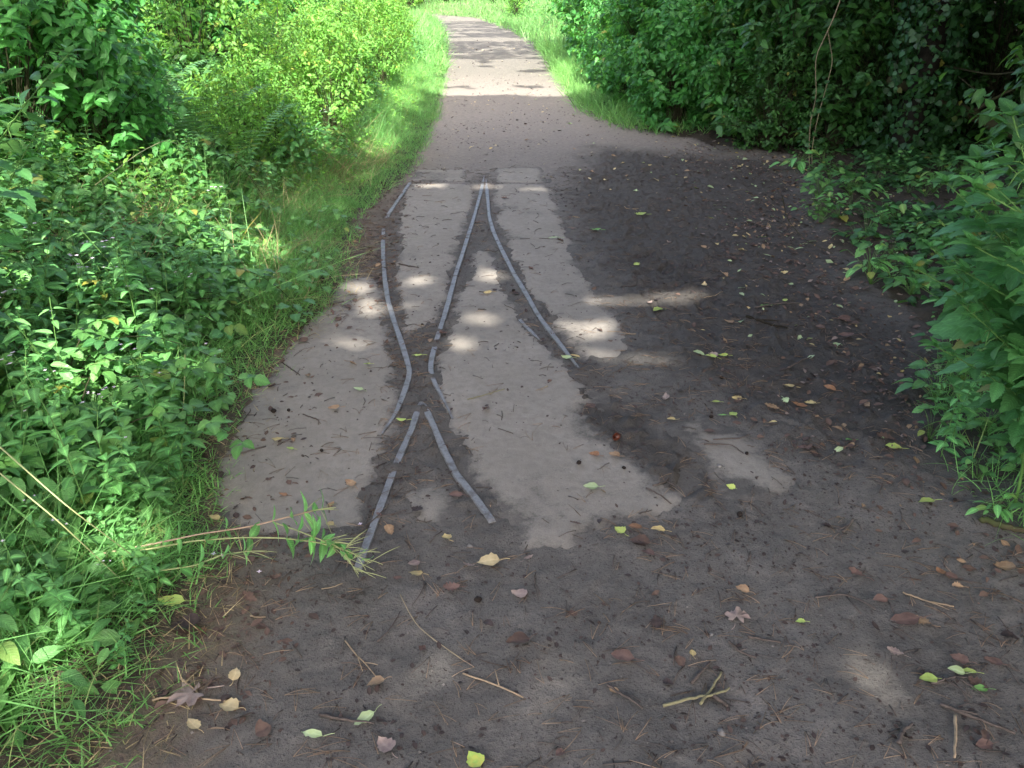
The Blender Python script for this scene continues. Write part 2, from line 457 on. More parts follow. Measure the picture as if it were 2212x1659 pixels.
# keep the rail heads clear of the soil, except where mud lies over them
raild = np.full(gx.shape, 9.)
for k, p in RW.items(): raild = np.minimum(raild, ldist(p, gx, gy))
near = sstep(.020, .010, raild)
gz = gz * (1 - near) + np.minimum(gz, -.001 + .008 * (fbm(gx * 14, gy * 14, 4, 19) - .48)) * near
for (u, v, r, hh) in [(853, 1013, .035, .016), (835, 482, .12, .018), (829, 515, .05, .010), (938, 742, .05, .016), (907, 885, .05, .012), (934, 815, .04, .012), (1258, 806, .06, .014), (1052, 396, .05, .012), (880, 800, .03, .006), (829, 580, .025, .012), (988, 583, .02, .012), (948, 715, .03, .012)]:
    c = G(u, v)
    gz += hh * np.exp(-((gx - c[0]) ** 2 + (gy - c[1]) ** 2) / (r * r)) * (.7 + .6 * fbm(gx * 60, gy * 60, 2, 9))
mask = np.stack([conc * 0, dk, np.maximum(litm, 0), np.where(veg > .5, 1, veg)], -1)

def grid_faces(ny, nx):
    i = np.arange(ny - 1)[:, None] * nx + np.arange(nx - 1)[None]
    return np.stack([i, i + 1, i + nx + 1, i + nx], -1).reshape(-1, 4)

def path_mat(name, concrete):
    m, nt, N, L = newmat(name)
    at = N('ShaderNodeAttribute'); at.attribute_name = 'tint'
    sep = N('ShaderNodeSeparateColor'); L(at.outputs['Color'], sep.inputs[0])
    ge = N('ShaderNodeNewGeometry'); pos = ge.outputs['Position']
    n1 = noise(N, L, pos, 2.2, 6, .62); n2 = noise(N, L, pos, 26, 6, .7); n5 = noise(N, L, pos, 5.5, 7, .68, .6); n3 = noise(N, L, pos, 140, 4, .7); n4 = noise(N, L, pos, 420, 2, .6)
    st = lambda f, a, b: ramp(N, L, f, [(a, (0, 0, 0)), (b, (1, 1, 1))])
    mud = mixrgb(N, L, st(n1, .3, .7), (.072, .067, .062), (.134, .124, .113))
    mud = mixrgb(N, L, st(n2, .35, .7), mud, mixrgb(N, L, .5, mud, (.18, .167, .150)))
    mud = mixrgb(N, L, st(n5, .5, .72), mud, mixrgb(N, L, .55, mud, (.24, .215, .195)))
    mud = mixrgb(N, L, st(n3, .55, .68), mud, (.042, .037, .034))
    mud = mixrgb(N, L, st(n4, .70, .76), mud, (.34, .30, .27))
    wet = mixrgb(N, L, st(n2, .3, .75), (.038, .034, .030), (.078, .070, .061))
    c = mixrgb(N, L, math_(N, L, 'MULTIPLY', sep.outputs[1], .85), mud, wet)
    br = mixrgb(N, L, st(n3, .35, .65), (.085, .058, .042), (.20, .145, .105))
    br = mixrgb(N, L, st(n2, .4, .7), br, mixrgb(N, L, .6, br, (.10, .11, .05)))
    c = mixrgb(N, L, math_(N, L, 'MULTIPLY', sep.outputs[2], .8), c, br)
    c = mixrgb(N, L, math_(N, L, 'MULTIPLY', math_(N, L, 'SUBTRACT', 1., sep.outputs[0]), 0.0), c, br)
    soil = mixrgb(N, L, n2, (.03, .024, .018), (.075, .058, .04))
    if not concrete:
        c = mixrgb(N, L, math_(N, L, 'MULTIPLY', at.outputs['Alpha'], .9), c, soil)
        # drier, sandier earth further along the path, with lens bloom painted into its middle
        sx = N('ShaderNodeSeparateXYZ'); L(pos, sx.inputs[0])
        fr = N('ShaderNodeMapRange'); fr.inputs[1].default_value = 5.2; fr.inputs[2].default_value = 9.5; L(sx.outputs[1], fr.inputs[0])
        sand_bloom = mixrgb(N, L, st(n2, .3, .7), (.20, .176, .155), (.31, .272, .24))
        sand_bloom = mixrgb(N, L, st(n3, .60, .7), sand_bloom, (.11, .092, .08))
        keep = math_(N, L, 'MULTIPLY', fr.outputs[0], math_(N, L, 'SUBTRACT', 1., at.outputs['Alpha']))
        keep = math_(N, L, 'MULTIPLY', keep, math_(N, L, 'SUBTRACT', 1., math_(N, L, 'MULTIPLY', sep.outputs[1], .9)))
        fr2 = N('ShaderNodeMapRange'); fr2.inputs[1].default_value = 10.5; fr2.inputs[2].default_value = 15.; L(sx.outputs[1], fr2.inputs[0])
        sand2 = mixrgb(N, L, st(n2, .3, .7), (.106, .100, .085), (.162, .152, .130))
        sand2 = mixrgb(N, L, st(n3, .58, .7), sand2, (.25, .222, .186))
        c = mixrgb(N, L, keep, c, mixrgb(N, L, fr2.outputs[0], sand_bloom, sand2))
    else:
        cc = mixrgb(N, L, st(n1, .3, .7), (.222, .204, .178), (.290, .267, .236))
        cc = mixrgb(N, L, st(n2, .4, .75), cc, (.195, .176, .152))
        cc = mixrgb(N, L, st(n4, .66, .74), cc, (.5, .45, .4))
        cc = mixrgb(N, L, st(n3, .66, .74), cc, (.10, .082, .072))
        e = math_(N, L, 'ADD', sep.outputs[0], math_(N, L, 'MULTIPLY_ADD', n2, .8, -.4))
        e = math_(N, L, 'ADD', e, math_(N, L, 'MULTIPLY_ADD', n3, .5, -.25))
        e = math_(N, L, 'MULTIPLY_ADD', math_(N, L, 'SUBTRACT', e, .5), 3.2, .5)
        cl = N('ShaderNodeClamp'); L(e, cl.inputs[0])
        c = mixrgb(N, L, cl.outputs[0], c, cc)
    p = N('ShaderNodeBsdfPrincipled'); L(c, p.inputs['Base Color'])
    p.inputs['Roughness'].default_value = .82; p.inputs['Specular IOR Level'].default_value = .3
    hgt = math_(N, L, 'ADD', math_(N, L, 'MULTIPLY', n2, 1.0), math_(N, L, 'MULTIPLY', n3, .5))
    hgt = math_(N, L, 'ADD', hgt, math_(N, L, 'MULTIPLY', n4, .15))
    bp = N('ShaderNodeBump'); bp.inputs['Strength'].default_value = .35 if concrete else .8; bp.inputs['Distance'].default_value = .012
    L(hgt, bp.inputs['Height']); L(bp.outputs[0], p.inputs['Normal'])
    o = N('ShaderNodeOutputMaterial'); L(p.outputs[0], o.inputs[0])
    return m
M['ground'] = path_mat('trodden_mud', False)
M['concrete'] = path_mat('worn_concrete', True)

gV = np.stack([gx, gy, gz], -1)
ground = link('ground', np_mesh('ground', gV.reshape(-1, 3), grid_faces(*gx.shape), np.zeros((0, 3), int), mask.reshape(-1, 4)), M['ground'])
tag(ground, 'trodden dark mud path floor and woodland soil', None, None, 'structure')

def gh(x, y):
    """height of the ground sheet (bilinear)"""
    x = np.asarray(x, float); y = np.asarray(y, float)
    i = np.clip(np.searchsorted(ys, y) - 1, 0, len(ys) - 2); j = np.clip(np.searchsorted(xs, x) - 1, 0, len(xs) - 2)
    fy = np.clip((y - ys[i]) / (ys[i + 1] - ys[i]), 0, 1); fx = np.clip((x - xs[j]) / (xs[j + 1] - xs[j]), 0, 1)
    return (gz[i, j] * (1 - fx) + gz[i, j + 1] * fx) * (1 - fy) + (gz[i + 1, j] * (1 - fx) + gz[i + 1, j + 1] * fx) * fy

for k, p in SLW.items():
    lo, hi = p.min(0) - .15, p.max(0) + .15
    sx_ = np.arange(lo[0], hi[0], .012 if k not in 'ef' else .02); sy_ = np.arange(lo[1], hi[1], .016 if k not in 'bdef' else .026)
    X, Y = np.meshgrid(sx_, sy_)
    w = .03 * (fbm(X * 9, Y * 9, 4, 3) - .5) * 2 + .02 * (fbm(X * 40, Y * 40, 2, 8) - .5) * 2
    d = pdist(p, X, Y) + w
    soft = .04 if k in 'abcdef' else .1
    s = np.clip(.5 + (d + (.035 if k in 'bcd' else .015)) / (.16 if k in 'abcdef' else .3), 0, 1)
    if k in 'gh': s = s * sstep(.35, .7, fbm(X * 5, Y * 5, 4, 91) + .12)
    rd = np.full(X.shape, 9.)
    for q in RW.values(): rd = np.minimum(rd, ldist(q, X, Y))
    # mud trodden over the slab
    s = s * (1 - .5 * sstep(.52, .78, fbm(X * 3.2, Y * 3.2, 5, 55)))
    Z = -.007 + .012 * sstep(-.08, .03, d) + (fbm(X * 12, Y * 12, 3, 61) - .5) * .003
    Z = np.where(rd < .019, np.minimum(Z, -.001), Z)
    mk = np.stack([s, np.full(X.shape, .35), np.zeros(X.shape), np.zeros(X.shape)], -1)
    Q = grid_faces(*X.shape)
    keep = (d.reshape(-1)[Q].max(1) > -.11)
    Q = Q[keep]; used = np.unique(Q); rm = np.zeros(X.size, int); rm[used] = np.arange(len(used))
    V = np.stack([X, Y, Z], -1).reshape(-1, 3)[used]
    o = link('concrete_path', np_mesh('concrete_path', V, rm[Q], np.zeros((0, 3), int), mk.reshape(-1, 4)[used]), M['concrete'])
    o['kind'] = 'structure'

# ------------------------------------------------------------------ rails
def rail_mat():
    m, nt, N, L = newmat('worn_rail_steel')
    ge = N('ShaderNodeNewGeometry'); pos = ge.outputs['Position']
    n1 = noise(N, L, pos, 22, 5, .65); n2 = noise(N, L, pos, 120, 4, .7)
    c = mixrgb(N, L, ramp(N, L, n2, [(.35, (0, 0, 0)), (.7, (1, 1, 1))]), (.165, .164, .164), (.25, .248, .248))
    c = mixrgb(N, L, ramp(N, L, n1, [(.50, (0, 0, 0)), (.66, (1, 1, 1))]), c, (.105, .092, .08))
    p = N('ShaderNodeBsdfPrincipled'); L(c, p.inputs['Base Color'])
    p.inputs['Metallic'].default_value = .25; p.inputs['Roughness'].default_value = .5
    bp = N('ShaderNodeBump'); bp.inputs['Strength'].default_value = .3; bp.inputs['Distance'].default_value = .004
    L(n2, bp.inputs['Height']); L(bp.outputs[0], p.inputs['Normal'])
    o = N('ShaderNodeOutputMaterial'); L(p.outputs[0], o.inputs[0])
    return m
M['rail'] = rail_mat()

def rail(key, name, label, w=.031, top=.011, taper0=0, taper1=0):
    pts = smooth_line(GP(RAILS[key]), 70)
    n = len(pts); tg = np.gradient(pts, axis=0); tg /= np.linalg.norm(tg, axis=1)[:, None]
    nr = np.stack([-tg[:, 1], tg[:, 0]], 1)
    t = np.linspace(0, 1, n)
    ww = w * .5 * (1 + .3 * (fbm(np.linspace(0, 14, n), np.full(n, w * 99), 2, 7) - .5))
    if taper0: ww *= .25 + .75 * sstep(0, taper0, t)
    if taper1: ww *= .3 + .7 * sstep(1, 1 - taper1, t)
    prof = [(-1, -.03), (-1, -.0025), (-.86, 0), (0, .0004), (.86, 0), (1, -.0025), (1, -.03)]
    V = np.zeros((n, 7, 3))
    for j, (a, z) in enumerate(prof):
        V[:, j, :2] = pts + nr * (ww * a)[:, None]; V[:, j, 2] = top + z + (fbm(t * 9, t * 0 + j, 2, 3) - .5) * .0015
    V[-1, :, 2] -= .004; V[0, :, 2] -= .004
    Q = grid_faces(n, 7)
    T = [[0, k + 1, k] for k in range(1, 6)] + [[(n - 1) * 7, (n - 1) * 7 + k, (n - 1) * 7 + k + 1] for k in range(1, 6)]
    o = link(name, np_mesh(name, V.reshape(-1, 3), Q, np.array(T), None, False), M['rail'])
    tag(o, label, 'rail', 'narrow gauge rails set in the path')
    return o
RG = [('ul', 'stock_rail', 'short worn steel rail piece beside the grass edge, farthest on the verge side', .034, 0, 0),
      ('lo', 'stock_rail', 'curved steel rail nearest the grassy bank, kinked towards the crossing', .031, 0, .12),
      ('ml', 'closure_rail', 'steel rail running from the switch tip down to the crossing, middle of three', .031, .1, .12),
      ('ri', 'stock_rail', 'long curved steel rail sinking under churned dark mud at its near end', .031, .1, .1),
      ('ck', 'check_rail', 'short pale check rail strip inside the muddy groove of the curved rail', .022, 0, .3),
      ('fl', 'crossing_rail', 'straight steel rail from the crossing nose ending under the green trailing stem', .031, .06, 0),
      ('fr', 'crossing_rail', 'curved steel rail from the crossing nose ending bare in dark mud', .031, .06, 0)]
for k, nm, lb, w, a, b in RG: rail(k, nm, lb, w * .84, .0065, a, b)

# ------------------------------------------------------------------ plant prototypes
class Kind:
    def __init__(s, roots): s.roots, s.used = roots, [False] * len(roots)
    def place(s, i, loc, rz=0., sc=1., tilt=(0, 0), label=None, cat=None, group=None):
        r = s.roots[i]
        if not s.used[i]: s.used[i] = True
        else: r = copy_tree(r)
        r.location = loc; r.rotation_euler = (tilt[0], tilt[1], rz); r.scale = (sc, sc, sc)
        tag(r, label, cat, group)
        return r

def parts(name, **kw):
    r = empty(name)
    for k, (acc, mat) in kw.items():
        if acc.n: link(k, acc.mesh(k), mat, r)
    return r

def ring_dirs(n, base, el, jit=.25):
    a = base + np.arange(n) * 2 * PI / n + rng.normal(0, jit, n)
    return np.stack([np.cos(a) * np.cos(el), np.sin(a) * np.cos(el), np.full(n, math.sin(el))], 1)

def cols(n, yel=0.0, hmid=.5, b=0.):
    y = (rng.random(n) < yel) * rng.random(n) * .8
    return np.stack([np.clip(rng.normal(hmid, .22, n), 0, 1), np.clip(rng.random(n) + b, 0, 1), y], 1)

def stem_curve(h, lean, wob=.02, n=14, az=0.):
    t = np.linspace(0, 1, n)
    x = lean * t ** 1.6 * h + wob * np.sin(t * 5 + rng.random() * 6) * t; y = wob * np.cos(t * 4 + rng.random() * 6) * t
    z = h * t * (1 - .25 * lean * lean * t)
    c, s = math.cos(az), math.sin(az)
    return np.stack([x * c - y * s, x * s + y * c, z], 1)

def at(line, t):
    s = np.linspace(0, 1, len(line)); return np.array([np.interp(t, s, line[:, k]) for k in range(3)])

def nettle(h=1.1, tm=L_NET, nst=1, lsz=.10, z0=.42, lean=None):
    st, fo = Acc(), Acc()
    for q in range(nst):
        ln = stem_curve(h * rng.uniform(.8, 1.05), rng.uniform(-.1, .25) if lean is None else lean, .02, 14, rng.random() * 6 if lean is None else 0.)
        ln = ln + np.array([*(rng.normal(0, .05, 2) * (nst > 1)), 0])
        tube(st, ln, np.linspace(.0045, .0015, len(ln)), 5)
        z = z0; az = rng.random() * 3
        while z < .99:
            p = at(ln, z); az += PI / 2
            big = lsz * (1.05 - .75 * max(0, (z - .55) / .45) ** 1.5) * rng.uniform(.85, 1.15)
            if z < .3: big *= .85
            d0 = ring_dirs(2, az, .35)
            for d in d0:
                pe = p + d * big * .35
                tube(st, [p, (p + pe) / 2 + [0, 0, .004], pe], [.0013, .001, .0008], 4)
                dd = d * 1.0; dd[2] = rng.uniform(-.32, .28) if z < .9 else .5
                fo.inst(tm, pe[None], basis(dd[None], np.array([[0, 0, 1.]]) + rng.normal(0, .25, (1, 3))), np.array([big]), cols(1, .03), np.array([rng.uniform(0, .25)]))
            if .4 < z < .92 and rng.random() < .5:      # hanging flower strings
                for d in ring_dirs(2, az + .6, -.3):
                    tube(st, [p, p + d * .02 + [0, 0, -.006], p + d * .034 + [0, 0, -.03]], [.0015, .002, .0006], 4)
            z += rng.uniform(.045, .065) / h * (1.15 if z < .7 else .7)
        for el_, sz_ in ((.35, .5), (.8, .36), (1.15, .24)):
            for d in ring_dirs(2, az + el_ * 3, el_):
                fo.inst(tm, ln[-1][None], basis(d[None], np.array([[0, 0, 1.]]) + rng.normal(0, .2, (1, 3))), np.array([lsz * sz_]), cols(1, 0, .7), np.array([.1]))
    return parts('nettle_plant', stem=(st, M['stem']), foliage=(fo, M['nettle']))

def willow(h=.45, flowers=True, tm=L_WIL, nst=2):
    st, fo, fl = Acc(), Acc(), []
    for q in range(nst):
        hh = h * rng.uniform(.6, 1.05)
        ln = stem_curve(hh, rng.uniform(.0, .5), .015, 12, rng.random() * 6) + np.array([*rng.normal(0, .03, 2), 0])
        tube(st, ln, np.linspace(.0028, .0010, 12), 5)
        z = .12; az = rng.random() * 3
        while z < 1:
            p = at(ln, z); az += PI / 2
            sz = .088 * (1.1 - .6 * z) * rng.uniform(.8, 1.2)
            for d in ring_dirs(2, az, rng.uniform(-.1, .5)):
                fo.inst(tm, (p + d * .006)[None], basis(d[None], np.array([[0, 0, 1.]]) + rng.normal(0, .2, (1, 3))), np.array([sz]), cols(1, .02), np.array([rng.uniform(0, .3)]))
            z += rng.uniform(.032, .05) / hh
        if flowers and rng.random() < .8:
            p = ln[-1]
            for k in range(4):
                d = ring_dirs(1, rng.random() * 6, rng.uniform(.3, 1.2))[0]; e = p + d * rng.uniform(.03, .06)
                tube(st, [p, (p + e) / 2, e], [.0010, .0008, .0008], 4)
                if rng.random() < .6:
                    dd = ring_dirs(4, rng.random(), .35, .1)
                    one = Acc(); one.inst(L_OV3, np.repeat(e[None], 4, 0), basis(dd, np.array([[0, 0, 1.]])), np.full(4, .0085)); fl.append(one)
    r = parts('willowherb_plant', stem=(st, M['stem']), foliage=(fo, M['willow']))
    for one in fl: link('flower', one.mesh('flower'), M['flower'], r)
    return r

def bramble(ncane=5, L0=1.1, lf=.076, rise=.55):
    st, fo = Acc(), Acc()
    for q in range(ncane):
        az = rng.random() * 2 * PI; Ln = L0 * rng.uniform(.6, 1.15); t = np.linspace(0, 1, 14)
        r = Ln * t * .85; z = Ln * (rise * rng.uniform(.7, 1.3)) * (1.9 * t - 1.75 * t * t) + .02
        aa = az + t * rng.uniform(-.5, .5)
        ln = np.stack([r * np.cos(aa), r * np.sin(aa), z], 1)
        tube(st, ln, np.linspace(.0045, .0016, 14), 5)
        tt = .1
        while tt < 1.0:
            p = at(ln, tt); d = ring_dirs(1, rng.random() * 6.3, rng.uniform(.2, .9))[0]
            pe = p + d * rng.uniform(.03, .06)
            tube(st, [p, pe], [.0012, .0009], 4)
            out = np.array([d[0], d[1], rng.uniform(-.25, .25)]); s = lf * rng.uniform(.7, 1.25)
            a0 = math.atan2(out[1], out[0])
            dirs = np.stack([np.cos(a0 + np.array([0, 1.25, -1.25])), np.sin(a0 + np.array([0, 1.25, -1.25])), np.array([out[2], out[2] * .5, out[2] * .5])], 1)
            nn = np.array([[0, 0, 1.]]) + rng.normal(0, .22, (1, 3))
            P = np.repeat(pe[None], 3, 0); P[0] += dirs[0] * s * .35
            c = np.repeat(cols(1, .03), 3, 0)
            fo.inst(L_BR, P, basis(dirs, nn), s * np.array([1.12, .9, .9]), c, np.full(3, rng.uniform(0, .3)))
            tt += rng.uniform(.045, .08) / Ln
    return parts('bramble_bush', cane=(st, M['cane']), foliage=(fo, M['bramble']))

def shrub(h=1.8, r=.8, ntw=60, nl=26, lsz=.055, tm=L_OV3, mat='shrubB', yel=.02, twl=.38, low=.12, name='shrub'):
    st, fo = Acc(), Acc()
    for q in range(ntw):
        # twig tip in a rounded envelope
        u = rng.random(); az = rng.random() * 2 * PI
        zz = h * (low + (1 - low) * rng.random() ** .8)
        rr = r * (.35 + .65 * math.sqrt(rng.random())) * math.sqrt(max(.08, 1 - ((zz / h - .45) / .62) ** 2)) * rng.uniform(.8, 1.15)
        tip = np.array([rr * math.cos(az), rr * math.sin(az), zz])
        base = np.array([*(rng.normal(0, .06, 2)), 0.])
        mid = base * .4 + tip * .5; mid[2] = zz * .62; mid[:2] *= .75
        ln = smooth_line([base, (base + mid) / 2 + [0, 0, .1 * zz], mid, tip], 9)
        tube(st, ln, np.linspace(.010 if q % 5 == 0 else .004, .0016, 9), 4)
        # leafy end
        n = int(nl * rng.uniform(.6, 1.3)); d = norm(tip - mid)
        t = rng.random(n); side = np.where(rng.random(n) < .5, 1, -1.)
        L0 = min(twl, np.linalg.norm(tip - mid) * 1.2)
        P = tip[None] - d[None] * (L0 * t)[:, None] + rng.normal(0, .035, (n, 3))
        la = np.arctan2(d[1], d[0]) + side * rng.uniform(.5, 1.7, n)
        D = np.stack([np.cos(la), np.sin(la), rng.uniform(-.7, .35, n)], 1)
        NN = np.stack([.45 * np.cos(az) + rng.normal(0, .35, n), .45 * np.sin(az) + rng.normal(0, .35, n), np.ones(n)], 1)
        fo.inst(tm, P, basis(D, NN), lsz * rng.uniform(.6, 1.25, n), cols(n, yel), rng.uniform(0, .35, n))
    return parts(name, stem=(st, M['cane']), foliage=(fo, M[mat]))

def fern(n=7, L=.6):
    st, fo = Acc(), Acc()
    for q in range(n):
        az = q * 2 * PI / n + rng.normal(0, .25); t = np.linspace(0, 1, 16); Lf = L * rng.uniform(.75, 1.1)
        r = Lf * t * .8; z = Lf * (1.7 * t - .95 * t * t)
        ln = np.stack([r * np.cos(az), r * np.sin(az), z], 1)
        tube(st, ln, np.linspace(.003, .0008, 16), 4)
        tt = np.linspace(.12, .98, 26)
        P = np.stack([np.interp(tt, t, ln[:, k]) for k in range(3)], 1); tg = norm(np.gradient(P, axis=0))
        up = np.cross(np.array([-math.sin(az), math.cos(az), 0]), tg); up *= np.sign(up[:, 2:3])
        ps = Lf * .17 * np.sin(PI * np.clip(tt * .85 + .15, 0, 1)) ** .8
        for s in (1, -1):
            D = s * np.array([[-math.sin(az), math.cos(az), 0]]) + tg * .35
            fo.inst(L_PINNA, P, basis(norm(D), up + rng.normal(0, .12, up.shape)), ps, cols(len(tt), .05), np.full(len(tt), .12))
    return parts('fern', stem=(st, M['stem']), frond=(fo, M['fern']))

def herb(n=14, h=.22, lsz=.05, tm=L_IVY, mat='cover', name='herb_plant'):
    st, fo = Acc(), Acc()
    for q in range(n):
        az = rng.random() * 6.28; r = rng.uniform(.03, .16); z = h * rng.uniform(.3, 1.1)
        e = np.array([r * math.cos(az), r * math.sin(az), z])
        tube(st, smooth_line([[0, 0, 0], e * [.4, .4, .8], e], 5), [.0016, .0014, .0012, .001, .0008], 4)
        d = np.array([[math.cos(az), math.sin(az), rng.uniform(-.3, .2)]])
        fo.inst(tm, e[None], basis(d, np.array([[0, 0, 1.]]) + rng.normal(0, .2, (1, 3))), np.array([lsz * rng.uniform(.6, 1.3)]), cols(1, .04), np.array([rng.uniform(0, .3)]))
    return parts(name, stem=(st, M['stem']), foliage=(fo, M[mat]))

K_NET = Kind([nettle(1.05 + .05 * i, lsz=.128, z0=.36, lean=.30 + .17 * (i % 4)) for i in range(8)])
NET_TIP = []
for r in K_NET.roots:
    vs_ = [v.co for v in [c for c in r.children if c.name.startswith('foliage')][0].data.vertices][-60:]
    NET_TIP.append((float(np.mean([v.x for v in vs_])), float(np.mean([v.z for v in vs_]))))
K_NETL = Kind([nettle(.75 + .1 * i, L_NETL, 3, .085, .2) for i in range(3)])
K_WIL = Kind([willow(.36 + .05 * i, i % 2 == 0) for i in range(6)])
K_BRA = Kind([bramble(5 + i % 2, .95 + .12 * i) for i in range(4)])
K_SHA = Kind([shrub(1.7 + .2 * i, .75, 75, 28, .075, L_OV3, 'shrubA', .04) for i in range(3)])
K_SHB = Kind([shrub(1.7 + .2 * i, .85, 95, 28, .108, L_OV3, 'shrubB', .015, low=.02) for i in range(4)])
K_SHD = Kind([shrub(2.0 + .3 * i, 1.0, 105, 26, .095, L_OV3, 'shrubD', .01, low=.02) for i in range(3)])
K_FERN = Kind([fern(6, 1.05), fern(5, .95)])
K_HERB = Kind([herb(18, .2, .07), herb(14, .24, .06, L_BR), herb(16, .16, .085, L_OV, 'willow')])
K_IVYP = Kind([herb(20, .12, .06, L_IVY, 'ivy', 'ivy_plant'), herb(16, .18, .075, L_BR, 'cover', 'ivy_plant')])

def put(K, x, y, sc=1., tilt=None, label=None, cat=None, group=None, rz=None, dz=0.):
    i = int(rng.integers(len(K.roots)))
    t = tilt if tilt is not None else tuple(rng.normal(0, .08, 2))
    return K.place(i, (x, y, float(gh(x, y)) - .01 + dz), rng.random() * 6.28 if rz is None else rz, sc, t, label, cat, group)

def scatter(n, x0, x1, y0, y1, cond, mind=.1, tries=60):
    out = []
    for _ in range(n * tries):
        x, y = rng.uniform(x0, x1), rng.uniform(y0, y1)
        if not cond(x, y): continue
        if any((x - a) ** 2 + (y - b) ** 2 < mind * mind for a, b in out): continue
        out.append((x, y))
        if len(out) >= n: break
    return out

dl = lambda x, y: float(xL(y)) - x
dr = lambda x, y: x - float(xR(y))

# --- left: tall nettles leaning in beside the camera
def aim_nettle(u, v, zd, lean, sgn, lab, grp):
    a_, b_ = (u - CX) / F, (v - CY) / F
    tip = np.array([0, 0, H]) + zd * np.array([a_, cp - b_ * sp, -sp - b_ * cp])
    for i in rng.permutation(8).tolist() + [4]:
        tx_, tz_ = NET_TIP[i]; sc = (tip[2] - .05) / tz_; bx = tip[0] + sgn * tx_ * sc
        if (dr(bx, tip[1]) if sgn > 0 else dl(bx, tip[1])) > .1: break
    else: return
    K_NET.place(i, (bx, tip[1], float(gh(bx, tip[1])) - .02), (PI if sgn > 0 else 0) + rng.normal(0, .35), sc, (0, 0), lab, 'nettle', grp)
for u, v, zd in [(40, 140, 2.3), (165, 165, 2.6), (20, 270, 2.3), (90, 60, 2.7), (-60, 200, 2.3), (-80, 60, 2.5), (60, 330, 2.9)]:
    aim_nettle(u, v, zd, rng.uniform(.3, .5), -1, 'tall stinging nettle with big toothed leaves leaning in over the bank close to the camera', 'tall nettles at the left edge')
for x, y in scatter(16, -3.2, -1.0, 3.6, 7.5, lambda x, y: dl(x, y) > .55, .3):
    put(K_NETL, x, y, rng.uniform(.6, .85), None, 'young nettle clump among brambles on the sunny bank', 'nettle', 'young nettles among the brambles')
# --- left: willowherb and soft herbs by the path
for x, y in scatter(14, -2.6, -.9, 2.1, 3.8, lambda x, y: dl(x, y) > .45, .26):
    put(K_BRA, x, y, rng.uniform(.45, .7), None, 'low bramble shoots threading through the near willowherb', 'bramble', 'bramble shoots on the near bank')
for x, y in scatter(12, -2.4, -.9, 2.3, 4.0, lambda x, y: dl(x, y) > .4, .28):
    put(K_NETL, x, y, rng.uniform(.4, .62), None, 'short young nettle among the near willowherb', 'nettle', 'short nettles on the near bank')
for x, y in scatter(100, -2.8, -.6, 1.5, 4.2, lambda x, y: (.10 if y < 3.2 else .42) < dl(x, y) < 1.9, .10):
    put(K_WIL, x, y, rng.uniform(.45, 1.25) * (.6 if y < 2.1 else 1) * (.75 if dl(x, y) < .3 else 1), None, 'pale green willowherb with paired leaves on the bank beside the lower slab', 'willowherb', 'willowherb on the near bank')
for x, y in scatter(46, -2.2, -.7, 1.9, 5.5, lambda x, y: .04 < dl(x, y) < .9, .14):
    put(K_HERB, x, y, rng.uniform(.4, 1.0), None, 'low broad-leaved herb at the grassy foot of the near bank', 'herb', 'low herbs along the grass edge')
# --- left: brambles
for x, y in scatter(46, -4.5, -1.0, 3.2, 9.0, lambda x, y: dl(x, y) > (.8 if y < 6 else 1.0), .32):
    put(K_BRA, x, y, rng.uniform(.55, .95), None, 'dark green bramble with arching canes and three-part leaves on the bank', 'bramble', 'brambles on the bank')
# --- left: shrubs
for x, y in scatter(22, -7, -1.6, 5.6, 13, lambda x, y: dl(x, y) > 1.5 + .12 * (y - 5), .62):
    put(K_SHA if x > -3.4 and y > 6.6 else K_SHB, x, y, rng.uniform(.7, .95), None, 'sunlit yellow-green shrub rising behind the brambles left of the path', 'shrub', 'sunlit shrubs above the bank')
for x, y in scatter(16, -6.5, -2.7, 2.5, 6.5, lambda x, y: dl(x, y) > 1.75, .6):
    put(K_SHB, x, y, rng.uniform(.65, .9), None, 'leafy green bush at the back of the bramble bank', 'shrub', 'bushes at the back of the bank')
for q, (x, y, s) in enumerate([(-2.4, 6.4, .85), (-2.05, 6.1, .75), (-2.9, 6.5, .9)]):
    K_FERN.place(q % 2, (x, y, float(gh(x, y)) - .01), rng.random() * 6.28, s, (0, 0), 'feathery fern between brambles and the sunlit shrubs', 'fern', 'ferns on the bank')
# --- left: far verge
for x, y in scatter(40, -9, -1, 12, 34, lambda x, y: dl(x, y) > 2.1, .8):
    put(K_SHA if rng.random() < .6 else K_SHB, x, y, rng.uniform(.6, 1.0), None, 'bright shrub beyond the grass verge along the far path', 'shrub', 'shrubs along the far verge')
for x, y in scatter(22, -5, -1, 7, 20, lambda x, y: 1.3 < dl(x, y) < 2.3, .4):
    put(K_NETL, x, y, rng.uniform(.55, .8), None, 'sunny nettle clump at the back of the grass verge', 'nettle', 'nettles behind the verge grass')
for x, y in scatter(46, -4.5, -.8, 6.2, 19, lambda x, y: .75 < dl(x, y) < 1.7, .34):
    put(K_SHA, x, y, rng.uniform(.36, .6), None, 'low sunlit weed bush growing through the verge grass', 'weed', 'low weeds in the sunny verge')
for x, y in scatter(46, -4.5, -.6, 5.5, 16, lambda x, y: .45 < dl(x, y) < 1.6, .25):
    put(K_WIL if y < 10 else K_NETL, x, y, rng.uniform(.7, 1.2) if y < 10 else rng.uniform(.5, .8), None, 'upright leafy weed in the sunny verge grass', 'weed', 'upright weeds in the sunny verge')
